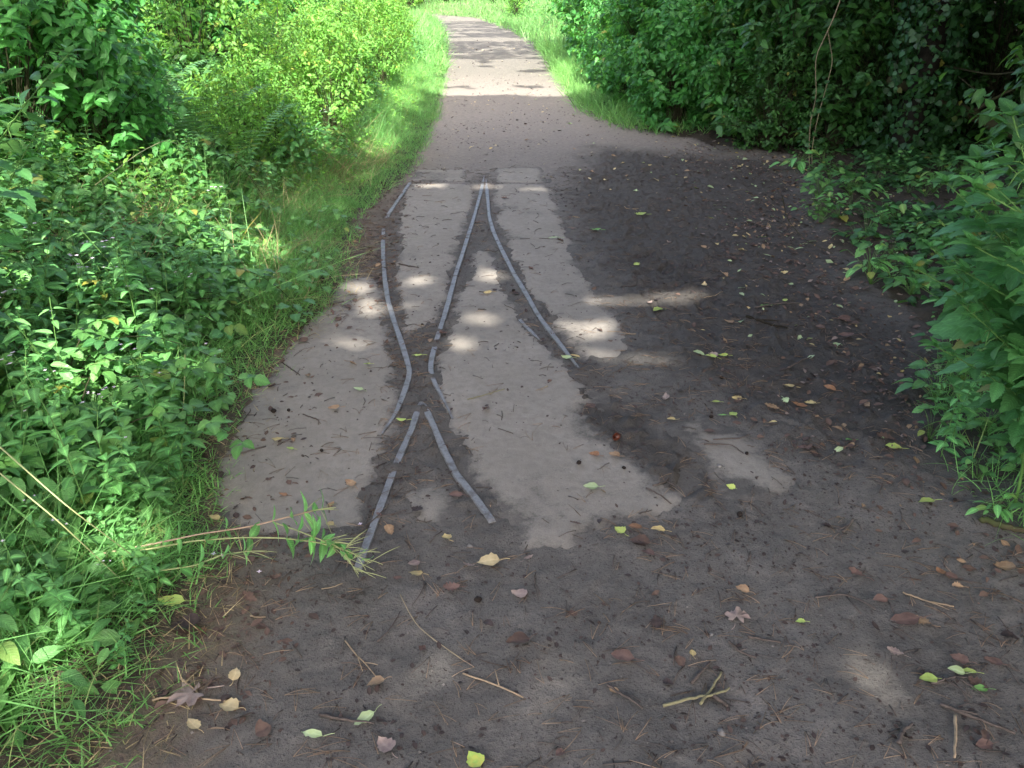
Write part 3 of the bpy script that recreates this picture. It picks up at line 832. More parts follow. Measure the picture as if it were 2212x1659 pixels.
# --- right: hedge of shrubs along the far path and the dark thicket
for x, y in scatter(34, .5, 6, 9.6, 20, lambda x, y: .75 < dr(x, y) < 4.0, .62):
    put(K_SHB if y < 14 or rng.random() < .5 else K_SHA, x, y, rng.uniform(.75, 1.05), None, 'dense green shrub in the hedge right of the far path', 'shrub', 'hedge shrubs by the far path')
for x, y in scatter(26, .6, 4.5, 8.7, 15, lambda x, y: (.4 if y < 10.5 else .75) < dr(x, y) < 1.15, .36):
    put(K_SHB if y < 11 or rng.random() < .4 else K_SHA, x, y, rng.uniform(.5, .8), None, 'leafy low shrub overhanging the grass at the front of the hedge', 'shrub', 'front shrubs of the hedge')
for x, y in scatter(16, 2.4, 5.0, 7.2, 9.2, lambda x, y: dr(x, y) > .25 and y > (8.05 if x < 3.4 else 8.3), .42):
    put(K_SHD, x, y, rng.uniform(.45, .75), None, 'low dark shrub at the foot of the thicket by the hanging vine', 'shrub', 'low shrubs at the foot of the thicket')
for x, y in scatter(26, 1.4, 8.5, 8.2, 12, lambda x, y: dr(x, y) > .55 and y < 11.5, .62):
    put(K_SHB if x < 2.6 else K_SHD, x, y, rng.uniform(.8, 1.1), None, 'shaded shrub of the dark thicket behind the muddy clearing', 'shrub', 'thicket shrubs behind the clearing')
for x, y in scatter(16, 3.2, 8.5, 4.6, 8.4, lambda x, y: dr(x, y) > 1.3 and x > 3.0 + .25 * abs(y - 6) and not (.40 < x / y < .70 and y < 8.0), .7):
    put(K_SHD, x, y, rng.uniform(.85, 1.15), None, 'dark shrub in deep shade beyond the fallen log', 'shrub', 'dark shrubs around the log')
for x, y in scatter(30, -1.5, 9, 20, 34, lambda x, y: dr(x, y) > 1.2, .9):
    put(K_SHA, x, y, rng.uniform(.6, 1.0), None, 'bright shrub beside the bend of the far path', 'shrub', 'shrubs at the far bend')
for x, y in scatter(30, -9, 6, 35, 46, lambda x, y: dl(x, y) < 0 or y > 41 or x > -3, 1.0):
    put(K_SHA, x, y, rng.uniform(.9, 1.4), None, 'sunlit bush closing the view where the path bends away', 'shrub', 'bushes closing the far view')
# --- right: nettles near the camera
for u, v, zd in [(2030, 560, 2.1), (1995, 470, 2.35), (2060, 420, 2.0), (2110, 350, 2.1), (2150, 290, 2.2), (2195, 230, 2.3), (2080, 500, 2.4), (2130, 440, 2.3), (2180, 380, 2.0), (2040, 640, 2.3), (2100, 600, 2.1), (2170, 540, 2.2), (2200, 470, 2.4), (2140, 680, 2.4), (2060, 720, 2.2), (2205, 300, 2.6), (2190, 620, 1.9), (2110, 520, 2.7), (2160, 400, 2.8), (2150, 250, 2.0), (2205, 180, 2.1), (2120, 330, 1.9), (2185, 320, 1.9), (2080, 400, 1.9), (2215, 400, 1.8), (2140, 470, 1.9), (2060, 520, 2.0), (2010, 600, 2.2)]:
    aim_nettle(u, v, zd, rng.uniform(.36, .6), 1, 'large stinging nettle in shade leaning over the clearing from its near edge', 'nettles at the right edge')
# --- right: low plants on the shaded litter
for x, y in scatter(190, 1.3, 4.8, 2.7, 7.6, lambda x, y: dr(x, y) > .02 and fbm(np.array(x * 1.7), np.array(y * 1.7), 2, 66) > .40, .13):
    put(K_IVYP if rng.random() < .6 else K_HERB, x, y, rng.uniform(.55, 1.1), None, 'low shade plant on the leaf litter at the clearing edge', 'ground plant', 'low plants on the shaded litter')
for x, y in scatter(60, 1.1, 2.5, 1.7, 3.4, lambda x, y: dr(x, y) > .03, .10):
    put(K_HERB if rng.random() < .6 else K_WIL, x, y, rng.uniform(.35, .7), None, 'small green herb in the grass below the shaded nettles', 'herb', 'small herbs below the nettles')

for K in (K_NET, K_NETL, K_WIL, K_BRA, K_SHA, K_SHB, K_SHD, K_FERN, K_HERB, K_IVYP):
    for r_, u_ in zip(K.roots, K.used):
        if not u_:
            for ch in list(r_.children): bpy.data.objects.remove(ch)
            bpy.data.objects.remove(r_)

# ------------------------------------------------------------------ ground cover, grass (uncountable)
def cover(name, n, x0, x1, y0, y1, cond, hf, tm, mat, size, hm=.5, yel=.02, upright=.0):
    x = rng.uniform(x0, x1, n * 3); y = rng.uniform(y0, y1, n * 3)
    k = cond(x, y) > rng.random(n * 3); x, y = x[k][:n], y[k][:n]; m = len(x)
    hh = hf(x, y); z = gh(x, y) + hh * rng.random(m) ** .75
    az = rng.random(m) * 2 * PI
    D = np.stack([np.cos(az), np.sin(az), rng.uniform(-.5, .35, m)], 1)
    NN = np.stack([rng.normal(0, .3, m), rng.normal(0, .3, m) - .15, np.ones(m)], 1)
    a = Acc(); a.inst(tm, np.stack([x, y, z], 1), basis(D, NN), size * rng.uniform(.5, 1.35, m), cols(m, yel, hm), rng.uniform(0, .3, m))
    # thin stalks under one leaf in four
    o = link(name, a.mesh(name), M[mat])
    return tag(o, None, None, None, 'stuff')

Ldl = lambda x, y: xL(y) - x
Rdr = lambda x, y: x - xR(y)
clump = lambda x, y, s, q: sstep(.42, .6, fbm(x * q, y * q, 3, s))

c1 = cover('ground_cover', 11000, -3.6, -.5, 1.3, 4.6, lambda x, y: sstep(.05 + .28 * sstep(3.0, 3.6, y), .35 + .28 * sstep(3.0, 3.6, y), Ldl(x, y)) * (.35 + .65 * clump(x, y, 3, 2.5)), lambda x, y: .05 + .26 * sstep(.0, .9, Ldl(x, y)) + .15 * sstep(.8, 2., Ldl(x, y)), L_OV, 'cover', .068)
tag(c1, 'dense low leafy undergrowth covering the near bank')
c2 = cover('ground_cover', 17000, -6, -.6, 4.2, 9.5, lambda x, y: sstep(.45, .85, Ldl(x, y)) * (.3 + .7 * clump(x, y, 5, 2)), lambda x, y: .05 + .3 * sstep(.2, 1.2, Ldl(x, y)) + .2 * sstep(1., 2.5, Ldl(x, y)), L_OV3, 'bramble', .07)
tag(c2, 'dark leafy undergrowth tangled through the bramble bank')
c3 = cover('ground_cover', 18000, -11, 0, 8, 44, lambda x, y: sstep(1.0, 2.0, Ldl(x, y)), lambda x, y: .1 + .6 * sstep(1., 2.8, Ldl(x, y)), L_OV3, 'shrubA', .075)
tag(c3, 'sunlit leafy undergrowth behind the grass of the far verge')
c4 = cover('ground_cover', 12000, .2, 9, 8.5, 34, lambda x, y: sstep(.5, 1.2, Rdr(x, y)), lambda x, y: .1 + .5 * sstep(.5, 2.0, Rdr(x, y)), L_OV3, 'shrubB', .07)
tag(c4, 'leafy undergrowth at the foot of the hedge')
c5 = cover('ivy_carpet', 11000, 1.3, 7, 3.2, 9.5, lambda x, y: sstep(.15, .9, Rdr(x, y)) * sstep(.36, .55, fbm(x * 1.8, y * 1.8, 3, 12)), lambda x, y: .03 + .10 * sstep(.2, 1.5, Rdr(x, y)), L_IVY, 'ivy', .05)
tag(c5, 'dark ivy creeping over the shaded litter')
c6 = cover('ground_cover', 5000, 1.0, 4.0, 1.4, 3.8, lambda x, y: sstep(.08, .4, Rdr(x, y)) * (.2 + .8 * clump(x, y, 8, 3)), lambda x, y: .03 + .2 * sstep(.1, .8, Rdr(x, y)), L_OV3, 'cover', .042)
tag(c6, 'low leafy growth under the shaded nettles')

def grass(name, n, x0, x1, y0, y1, cond, hb, wb, lie=.35, yel=.08, tm=BLADE3, mat='grass', dirbias=(0, 0), lenf=None):
    x = rng.uniform(x0, x1, n * 4); y = rng.uniform(y0, y1, n * 4)
    k = cond(x, y) > rng.random(n * 4); x, y = x[k][:n], y[k][:n]; m = len(x)
    az = rng.random(m) * 2 * PI + 2.5 * fbm(x * 3, y * 3, 2, 40); el = rng.normal(1.05 - lie, .35, m)
    el = np.clip(el, .08, 1.5)
    D = np.stack([np.cos(az) * np.cos(el) + dirbias[0], np.sin(az) * np.cos(el) + dirbias[1], np.sin(el)], 1)
    NN = np.stack([rng.normal(0, .4, m), rng.normal(0, .4, m), np.ones(m)], 1)
    L = hb * rng.uniform(.35, 1.3, m) * (.6 + .8 * fbm(x * 2.2, y * 2.2, 2, 44)) * (1 if lenf is None else lenf(x, y)); W = wb * rng.uniform(.6, 1.3, m)
    a = Acc(); a.inst(tm, np.stack([x, y, gh(x, y) - .005], 1), basis(D, NN), np.stack([W, L, L], 1), cols(m, yel), rng.uniform(.0, .75, m))
    return tag(link(name, a.mesh(name), M[mat]), None, None, None, 'stuff')

ed = lambda a, lo, hi, fade: sstep(lo, lo + .08, a) * (1 - sstep(hi - fade, hi, a))
g1 = grass('grass', 14000, -1.9, -.3, 1.0, 2.6, lambda x, y: sstep(-.10, .10, Ldl(x, y) + .12 * (fbm(x * 7, y * 7, 3, 50) - .5)) * (.25 + .75 * clump(x, y, 51, 3)), .15, .0040, .42, .16, BLADE, lenf=lambda x, y: .38 + .8 * sstep(.0, .4, xL(y) - x))
g1b = grass('grass', 700, -1.9, -.8, 1.0, 2.4, lambda x, y: sstep(.12, .4, xL(y) - x), .34, .006, .3, .06, BLADE)
tag(g1b, 'tall broad grass blades arching in the near corner')
tag(g1, 'long bright grass sprawling over the near edge of the mud')
g2 = grass('grass', 22000, -2.2, -.5, 2.3, 6.2, lambda x, y: sstep(-.08, .12, Ldl(x, y) + .15 * (fbm(x * 6, y * 6, 3, 52) - .5)) * (1 - .8 * sstep(.5, .95, Ldl(x, y))), .14, .0042, .36, .16, lenf=lambda x, y: .5 + .7 * sstep(.0, .35, xL(y) - x))
tag(g2, 'grass fringe between the bank and the concrete')
g3 = grass('grass', 75000, -5, -.4, 5.2, 17, lambda x, y: sstep(-.06, .12, Ldl(x, y) + .12 * (fbm(x * 4, y * 4, 3, 53) - .5)) * (1 - .9 * sstep(.7, 1.4, Ldl(x, y))), .19, .005, .25, .14, lenf=lambda x, y: (.45 + 1.1 * sstep(.1, 1.0, xL(y) - x)) * (.45 + 1.2 * fbm(x * 4, y * 4, 2, 46)))
tag(g3, 'bright sunlit grass verge along the left of the path')
g4 = grass('grass', 30000, -9, 0, 15, 42, lambda x, y: sstep(-.05, .15, Ldl(x, y)) * (1 - .7 * sstep(1.2, 3., Ldl(x, y))), .3, .015, .2, .06)
tag(g4, 'pale sunlit grass far along the verge')
g5 = grass('grass', 26000, .4, 4, 9, 20, lambda x, y: sstep(-.06, .15, Rdr(x, y) + .12 * (fbm(x * 4, y * 4, 3, 54) - .5)) * (1 - .9 * sstep(.8, 1.5, Rdr(x, y))) * sstep(8.8, 9.8, y), .22, .008, .25, .06)
tag(g5, 'bright grass verge at the foot of the hedge')
g6 = grass('grass', 22000, -4, 8, 18, 46, lambda x, y: np.maximum(sstep(-.05, .15, Rdr(x, y)), sstep(33, 34, y) * sstep(-.05, .15, Ldl(x, y))) * (1 - .7 * sstep(1.5, 4., Rdr(x, y))), .32, .016, .2, .06)
tag(g6, 'pale far grass at the bend of the path')
g7 = grass('grass', 5000, 1.0, 3.6, 1.2, 3.4, lambda x, y: sstep(-.05, .12, Rdr(x, y) + .12 * (fbm(x * 7, y * 7, 3, 56) - .5)) * (.2 + .8 * clump(x, y, 57, 3)), .14, .004, .3, .12, BLADE)
tag(g7, 'shaded grass under the nettles beside the mud')
g8 = grass('dry_grass', 6500, -3.2, -.8, 3.2, 8.5, lambda x, y: sstep(.1, .5, Ldl(x, y)) * sstep(.50, .62, fbm(x * 1.7, y * 1.7, 3, 70)), .38, .0035, .5, .0, BLADE, 'straw')
tag(g8, 'dry straw-coloured grass matted through the bank')
g9 = grass('dry_grass', 5500, -1.9, -.4, 1.1, 5.5, lambda x, y: ed(Ldl(x, y), -.16, .3, .2), .07, .0028, .85, .0, BLADE3, 'straw')
c7 = cover('verge_herbs', 15000, -5, -.5, 4.8, 18, lambda x, y: sstep(.15, .6, Ldl(x, y)) * sstep(2.6, 1.6, Ldl(x, y)) * sstep(.34, .55, fbm(x * 2.4, y * 2.4, 3, 71)), lambda x, y: .06 + .34 * sstep(.2, 1.3, Ldl(x, y)), L_OV3, 'shrubA', .048, .6, .06)
tag(c7, 'sunlit small-leaved herbs growing through the verge grass')
for nm_, n_, a_, c_, h_, m_ in [('tall_grass', 4200, (-5, -.8, 5.5, 17), (.25, .9), .42, 'grass'), ('seeding_grass', 1300, (-5, -.8, 6, 18), (.3, 1.0), .55, 'straw'), ('tall_grass', 900, (-3.4, -.7, 2.2, 7.5), (.3, .7), .55, 'grass'), ('tall_grass', 1500, (-5, -1, 6.5, 16), (.2, .7), .6, 'grass'), ('dead_stems', 420, (-3.4, -.8, 2.2, 9), (.35, .8), .6, 'straw')]:
    gx_ = grass(nm_, n_, *a_, (lambda c_: lambda x, y: sstep(c_[0], c_[1], Ldl(x, y)))(c_), h_, .0034, .12 if m_ == 'grass' else .5, .2, BLADE, m_)
    tag(gx_, {'tall_grass': 'tall thin grass blades rising through the bank', 'dead_stems': 'thin dead stems tangled in the bank', 'seeding_grass': 'straw-pale seeding grass in the sunny verge'}[nm_])
tag(g9, 'dead grass and hay strewn along the edge of the mud')

# long dry stalks lying across the near bank
for pts, lb in [([(-40, 930, .55), (140, 1090, .42), (300, 1210, .12)], 'long bleached grass stalk slanting down over the near willowherb, upper of two'),
                ([(-40, 990, .5), (120, 1120, .36), (270, 1260, .06)], 'long bleached grass stalk slanting down over the near willowherb, lower of two'),
                ([(400, 760, .30), (398, 860, .14), (385, 960, .02)], 'broken pale dead stalk standing upright in the bank herbs'),
                ([(205, 400, .75), (300, 330, .8), (360, 300, .75), (420, 330, .6)], 'pale arching dead stem over the dark bramble hollow')]:
    a = Acc(); w = smooth_line([G(u, v, z) for u, v, z in pts], 16)
    tube(a, w, np.linspace(.0024, .0012, 16), 5)
    tag(link('dry_stalk', a.mesh('dry_stalk'), M['pale_stem']), lb, 'dry stalk')

# ------------------------------------------------------------------ hanging vine, ivy-clad tree, fallen log
def path3(lst):
    return np.array([G(u, v, 0) if False else u for u, v in lst])
vb = np.array([2.62, 7.45])
def V3(dx, z, dy=0.): return [vb[0] + dx, vb[1] + dy, z]
st = empty('hanging_vine', (0, 0, 0))
a = Acc()
main = smooth_line([V3(.10, 3.2), V3(.08, 2.3), V3(.09, 1.75), V3(.08, 1.45), V3(.03, 1.22), V3(-.03, 1.05)], 26)
tube(a, main, .0055, 5)
tube(a, smooth_line([main[-1], V3(-.07, .95), V3(-.05, .80), V3(-.01, .62), V3(-.03, .4), V3(.0, .15), V3(.03, 0.)], 26), .0042, 5)
tube(a, smooth_line([main[-2], V3(.04, 1.01), V3(.085, .9), V3(.06, .68), V3(.03, .45), V3(.02, .2), V3(.05, .0)], 26), .0036, 5)
link('stem', a.mesh('stem'), M['vine'], st)
a = Acc()
n = 46; zz = rng.uniform(.1, .85, n); az = rng.random(n) * 6.28
P = np.stack([vb[0] + rng.normal(0, .05, n), vb[1] + rng.normal(0, .05, n), zz], 1)
a.inst(L_IVY, P, basis(np.stack([np.cos(az), np.sin(az), -.4 + 0 * az], 1), np.array([[0, -.5, 1.]]) + rng.normal(0, .3, (n, 3))), rng.uniform(.03, .055, n), cols(n))
link('foliage', a.mesh('foliage'), M['ivy'], st)
tag(st, 'pale hanging vine stem that splits in two in front of the dark thicket', 'vine')

def ivy_tree(x, y, r, h, lab, cr=2.9, cx=0.):
    t = empty('tree', (x, y, float(gh(x, y)) - .05))
    a = Acc(); n = 20; z = np.linspace(0, h, n)
    ln = np.stack([.05 * np.sin(z * 1.1), .05 * np.cos(z * .8), z], 1)
    tube(a, ln, r * (1 + .6 * np.exp(-z * 4)) * np.linspace(1, .75, n), 14)
    for k in range(9):
        zz = rng.uniform(2.2, h); az = rng.random() * 6.28
        e = np.array([math.cos(az) * rng.uniform(1., 2.2), math.sin(az) * rng.uniform(1., 2.2), zz + rng.uniform(.4, 1.5)])
        tube(a, smooth_line([[0, 0, zz], e * [.4, .4, 1] - [0, 0, .3], e], 8), np.linspace(.05, .015, 8), 6)
    link('trunk', a.mesh('trunk'), M['bark'], t)
    a = Acc(); n = 3400
    z = rng.random(n) ** 1.1 * 3.4; az = rng.random(n) * 6.28; rr = r + rng.uniform(.01, .14, n) + .16 * rng.random(n) ** 3 + .10 * fbm(az * 1.5, z * 1.6, 2, 5)
    P = np.stack([rr * np.cos(az), rr * np.sin(az), z], 1)
    o_ = np.stack([np.cos(az), np.sin(az), .3 + 0 * az], 1) + rng.normal(0, .55, (n, 3))
    D = np.stack([rng.normal(0, .7, n), rng.normal(0, .7, n), -.8 + 0 * az], 1)
    a.inst(L_IVY, P, basis(D, o_), rng.uniform(.03, .065, n), cols(n, .01, .3, -.2))
    link('ivy', a.mesh('ivy'), M['ivy'], t)
    a = Acc(); n = 8000  # low wide crown above the frame, shaped to deepen the shade beneath
    ph = rng.random(n) * 6.28; ct = rng.uniform(-1, 1, n); q = rng.random(n) ** .45
    P = np.stack([cx + cr * q * np.sqrt(1 - ct * ct) * np.cos(ph), cr * q * np.sqrt(1 - ct * ct) * np.sin(ph), 3.9 + 1.8 * q * ct], 1)
    az = rng.random(n) * 6.28
    a.inst(L_OV3, P, basis(np.stack([np.cos(az), np.sin(az), -.3 + 0 * az], 1), rng.normal(0, .4, (n, 3)) + [0, 0, 1]), rng.uniform(.10, .2, n), cols(n))
    link('crown', a.mesh('crown'), M['canopy'], t)
    tag(t, lab, 'tree')
ivy_tree(3.55, 7.6, .11, 4.2, 'dark slim tree trunk wrapped in ivy at the edge of the thicket', 2.3, 1.0)
ivy_tree(5.4, 8.9, .16, 4.6, 'dark ivy-clad tree trunk deep behind the fallen log', 3.0)
ivy_tree(4.2, 2.7, .14, 4.4, 'unseen ivy-clad tree added to shade the near nettles from outside the clearing', 2.3)  # out-of-frame tree added to darken the nettles and clearing mud
ivy_tree(6.0, 5.2, .15, 4.4, 'ivy-clad tree standing in the thicket beyond the nettles of the clearing', 2.8)

lg = empty('fallen_log')
a = Acc()
w = smooth_line([[3.32, 7.75, .72], [3.6, 7.68, .62], [4.1, 7.5, .42], [4.7, 7.2, .20], [5.3, 7.0, .10]], 24)
rad = np.linspace(.035, .085, 24) * (1 + .12 * np.sin(np.arange(24) * 1.3))
tube(a, w, rad, 12)
for p0, e, r in [(w[8], [.25, -.2, .25], .02), (w[14], [-.1, -.25, .3], .018), (w[4], [.05, .1, .35], .02)]:
    tube(a, smooth_line([p0, p0 + np.array(e) * .5 + [0, 0, .03], p0 + np.array(e)], 6), np.linspace(r, r * .4, 6), 6)
link('trunk', a.mesh('trunk'), M['mossbark'], lg)
tag(lg, 'fallen mossy log lying slantwise in the dark thicket', 'log')
a = Acc()
tube(a, smooth_line([[3.7, 7.6, .85], [4.0, 7.2, .80], [4.3, 7.0, .95], [4.7, 6.8, 1.25]], 16), np.linspace(.009, .006, 16), 5)
tag(link('dead_branch', a.mesh('dead_branch'), M['cane']), 'thin bare dead branch curving up above the fallen log', 'branch')
a = Acc()
tube(a, smooth_line([G(1690, 425, .28), G(1700, 475, .10), G(1740, 520, .02), G(1800, 548, .01)], 16), np.linspace(.0028, .0018, 16), 5)
tag(link('dead_branch', a.mesh('dead_branch'), M['cane']), 'thin curved dead stem arching onto the litter below the hanging vine', 'branch')

# ------------------------------------------------------------------ trailing willowherb across the path
tw = empty('willowherb_plant', G(90, 1225, 0))
o0 = np.array(tw.location)
fo, pod = Acc(), Acc()
def trail(pts, r0, r1, mat, leaves, side=(1, -1)):
    a = Acc(); ln = smooth_line([G(*p) for p in pts], 40) - o0
    tube(a, ln, np.linspace(r0, r1, 40), 6)
    link('stem', a.mesh('stem'), mat, tw)
    tg = norm(np.gradient(ln, axis=0))
    for t, sz in leaves:
        p = at(ln, t); g_ = at(tg, t); sd = norm(np.cross(g_, [0, 0, 1.]))
        ax = rng.random() * 6.28
        for s in (1, -1):
            d = s * (sd * math.cos(ax) + np.array([0, 0, 1.]) * math.sin(ax) * .8) + g_ * .45
            fo.inst(L_WIL, (p)[None], basis(d[None], (np.array([0, 0, 1.]) * math.cos(ax) + g_ * .9)[None] + rng.normal(0, .2, (1, 3))), np.array([1.15 * sz * rng.uniform(.85, 1.15)]), cols(1, .02, b=.1), np.array([rng.uniform(0, .35)]))
    return ln
tA = trail([(60, 1232, .03), (200, 1200, .07), (330, 1175, .09), (440, 1152, .10), (540, 1138, .11), (640, 1112, .12), (700, 1098, .12)], .0032, .0022, M['red_stem'], [(.2, .06), (.34, .055), (.5, .045), (.66, .05), (.82, .05), (.88, .055), (.93, .06), (.96, .05), (.99, .05)])
tB = trail([(300, 1190, .07), (420, 1168, .09), (520, 1161, .10), (610, 1162, .11), (690, 1172, .11), (760, 1192, .10), (800, 1215, .08)], .0028, .0016, M['pale_stem'], [(.1, .06), (.28, .055), (.46, .05), (.62, .06), (.68, .055), (.73, .06), (.78, .05), (.83, .05), (.88, .045), (.93, .04), (.97, .035)])
tC = trail([(270, 1262, .04), (330, 1235, .07), (420, 1222, .09), (480, 1198, .11), (540, 1190, .1)], .0024, .0014, M['pale_stem'], [(.08, .07), (.25, .06), (.45, .06), (.6, .06), (.8, .045), (.95, .04)])
tD = trail([(590, 1128, .11), (640, 1145, .12), (690, 1165, .12), (730, 1180, .11), (775, 1240, .03)], .0022, .0010, M['pale_stem'], [(.3, .045), (.45, .05), (.55, .05), (.65, .05), (.8, .035)])
link('foliage', fo.mesh('foliage'), M['willow'], tw)
for ln, t0, n in ((tA, .9, 9), (tB, .72, 16), (tD, .5, 16), (tC, .8, 6)):
    for k in range(n):
        p = at(ln, rng.uniform(t0, 1)); az = rng.uniform(-1.1, 1.0); L_ = rng.uniform(.05, .10)
        d = np.array([math.cos(az), math.sin(az) * 1.0, rng.uniform(-.45, .4)])
        e = p + d * L_; e[2] = max(e[2], .006 - o0[2])
        pod = Acc(); tube(pod, smooth_line([p, p + d * L_ * .5 + [0, 0, .006], e], 6), [.0009, .0011, .0012, .0012, .001, .0006], 4)
        link('seed_pod', pod.mesh('seed_pod'), M['pale_stem'], tw)
for u, v, z in [(778, 1132, .06), (480, 1200, .10), (462, 1196, .1), (560, 1235, .05)]:
    dd = ring_dirs(4, rng.random(), .35, .1); e = G(u, v, z) - o0
    fl = Acc(); fl.inst(L_OV3, np.repeat(e[None], 4, 0), basis(dd, np.array([[0, 0, 1.]])), np.full(4, .008))
    link('flower', fl.mesh('flower'), M['flower'], tw)
tag(tw, 'willowherb with reddish stem sprawled from the bank across the mud to the rail end', 'willowherb')

# ------------------------------------------------------------------ litter: fallen leaves
T_BIR = leaf(9, .78, .36, .1, .0, .07); T_BEE = leaf(7, .62, .42, .1, .0, .02); T_OAK = leaf(10, .62, .55, .1, .0, .26); T_LON = leaf(7, .36, .42, .16, .0, .04)
def t_maple():
    n = 5; V = [(0, .32, 0)]; ve = [0.]; ang = []
    lob = [(-2.6, .30), (-2.2, .44), (-1.85, .34), (-1.5, .52), (-1.3, .62), (-1.15, .50), (-.98, .40), (-.78, .54), (-.6, .62), (-.5, .50), (-.36, .44), (-.2, .6), (0, .72), (.2, .6), (.36, .44), (.5, .5), (.6, .62), (.78, .54), (.98, .4), (1.15, .5), (1.3, .62), (1.5, .52), (1.85, .34), (2.2, .44), (2.6, .30)]
    for a_, r in lob: V.append((math.sin(a_) * r, .32 + math.cos(a_) * r, rng.uniform(-.03, .05))); ve.append(1.)
    Q = [(0, i + 1, i, i) for i in range(1, len(lob))]
    T = np.array([(0, i + 1, i) for i in range(1, len(lob))])
    return np.array(V, float), T, np.array(ve)
SHAPES = {'birch': T_BIR, 'beech': T_BEE, 'oak': T_OAK, 'long': T_LON}

def dead_leaf(shape, L_, curl=.3, stalk=True):
    a = Acc()
    if shape == 'maple':
        V, T, ve = t_maple(); V = V * L_; V[:, 1] -= L_ * .4
        V[:, 2] += .004 + rng.normal(0, .004, len(V))
        a.add(V, None, T[:, ::-1], np.concatenate([np.tile([.5, .5, 0], (len(V), 1)), ve[:, None]], 1))
    else:
        V, Q, ve = SHAPES[shape]; V = V.copy() * L_; V[:, 1] -= L_ * .5
        V[:, 0] *= rng.uniform(.85, 1.12)
        k = curl / L_
        cy, cx = rng.uniform(-.3, 1.) * k, rng.uniform(.1, 1.5) * k
        V[:, 2] = V[:, 2] + cy * V[:, 1] ** 2 + cx * V[:, 0] ** 2 + .3 * k * rng.normal() * V[:, 0] * V[:, 1]
        V[:, 2] += rng.normal(0, .02 * L_, len(V)); V[:, 0] += rng.normal(0, .02 * L_, len(V))
        V[:, 2] -= V[:, 2].min() - .0012
        a.add(V, Q, None, np.concatenate([np.tile([.5, .5, 0], (len(V), 1)), ve[:, None]], 1))
    if stalk:
        p0 = np.array([0, -L_ * .5, .003]); p1 = p0 + [rng.normal(0, .1) * L_, -L_ * .25, .001]; p2 = p1 + [rng.normal(0, .1) * L_, -L_ * .18, -.001]
        tube(a, smooth_line([p0, p1, p2], 5), L_ * .012 + .0003, 4)
    return a.mesh('fallen_leaf')

def lay(name, me, mat, x, y, rz, tilt=.12, lift=.002):
    o = link(name, me, mat); o.location = (x, y, float(surf(x, y)) + lift)
    o.rotation_euler = (rng.normal(0, tilt), rng.normal(0, tilt), rz)
    return o
def surf(x, y):
    z = gh(x, y)
    for p in SLW.values():
        if float(pdist(p, np.array(x), np.array(y))) > 0: z = np.maximum(z, .006)
    return z

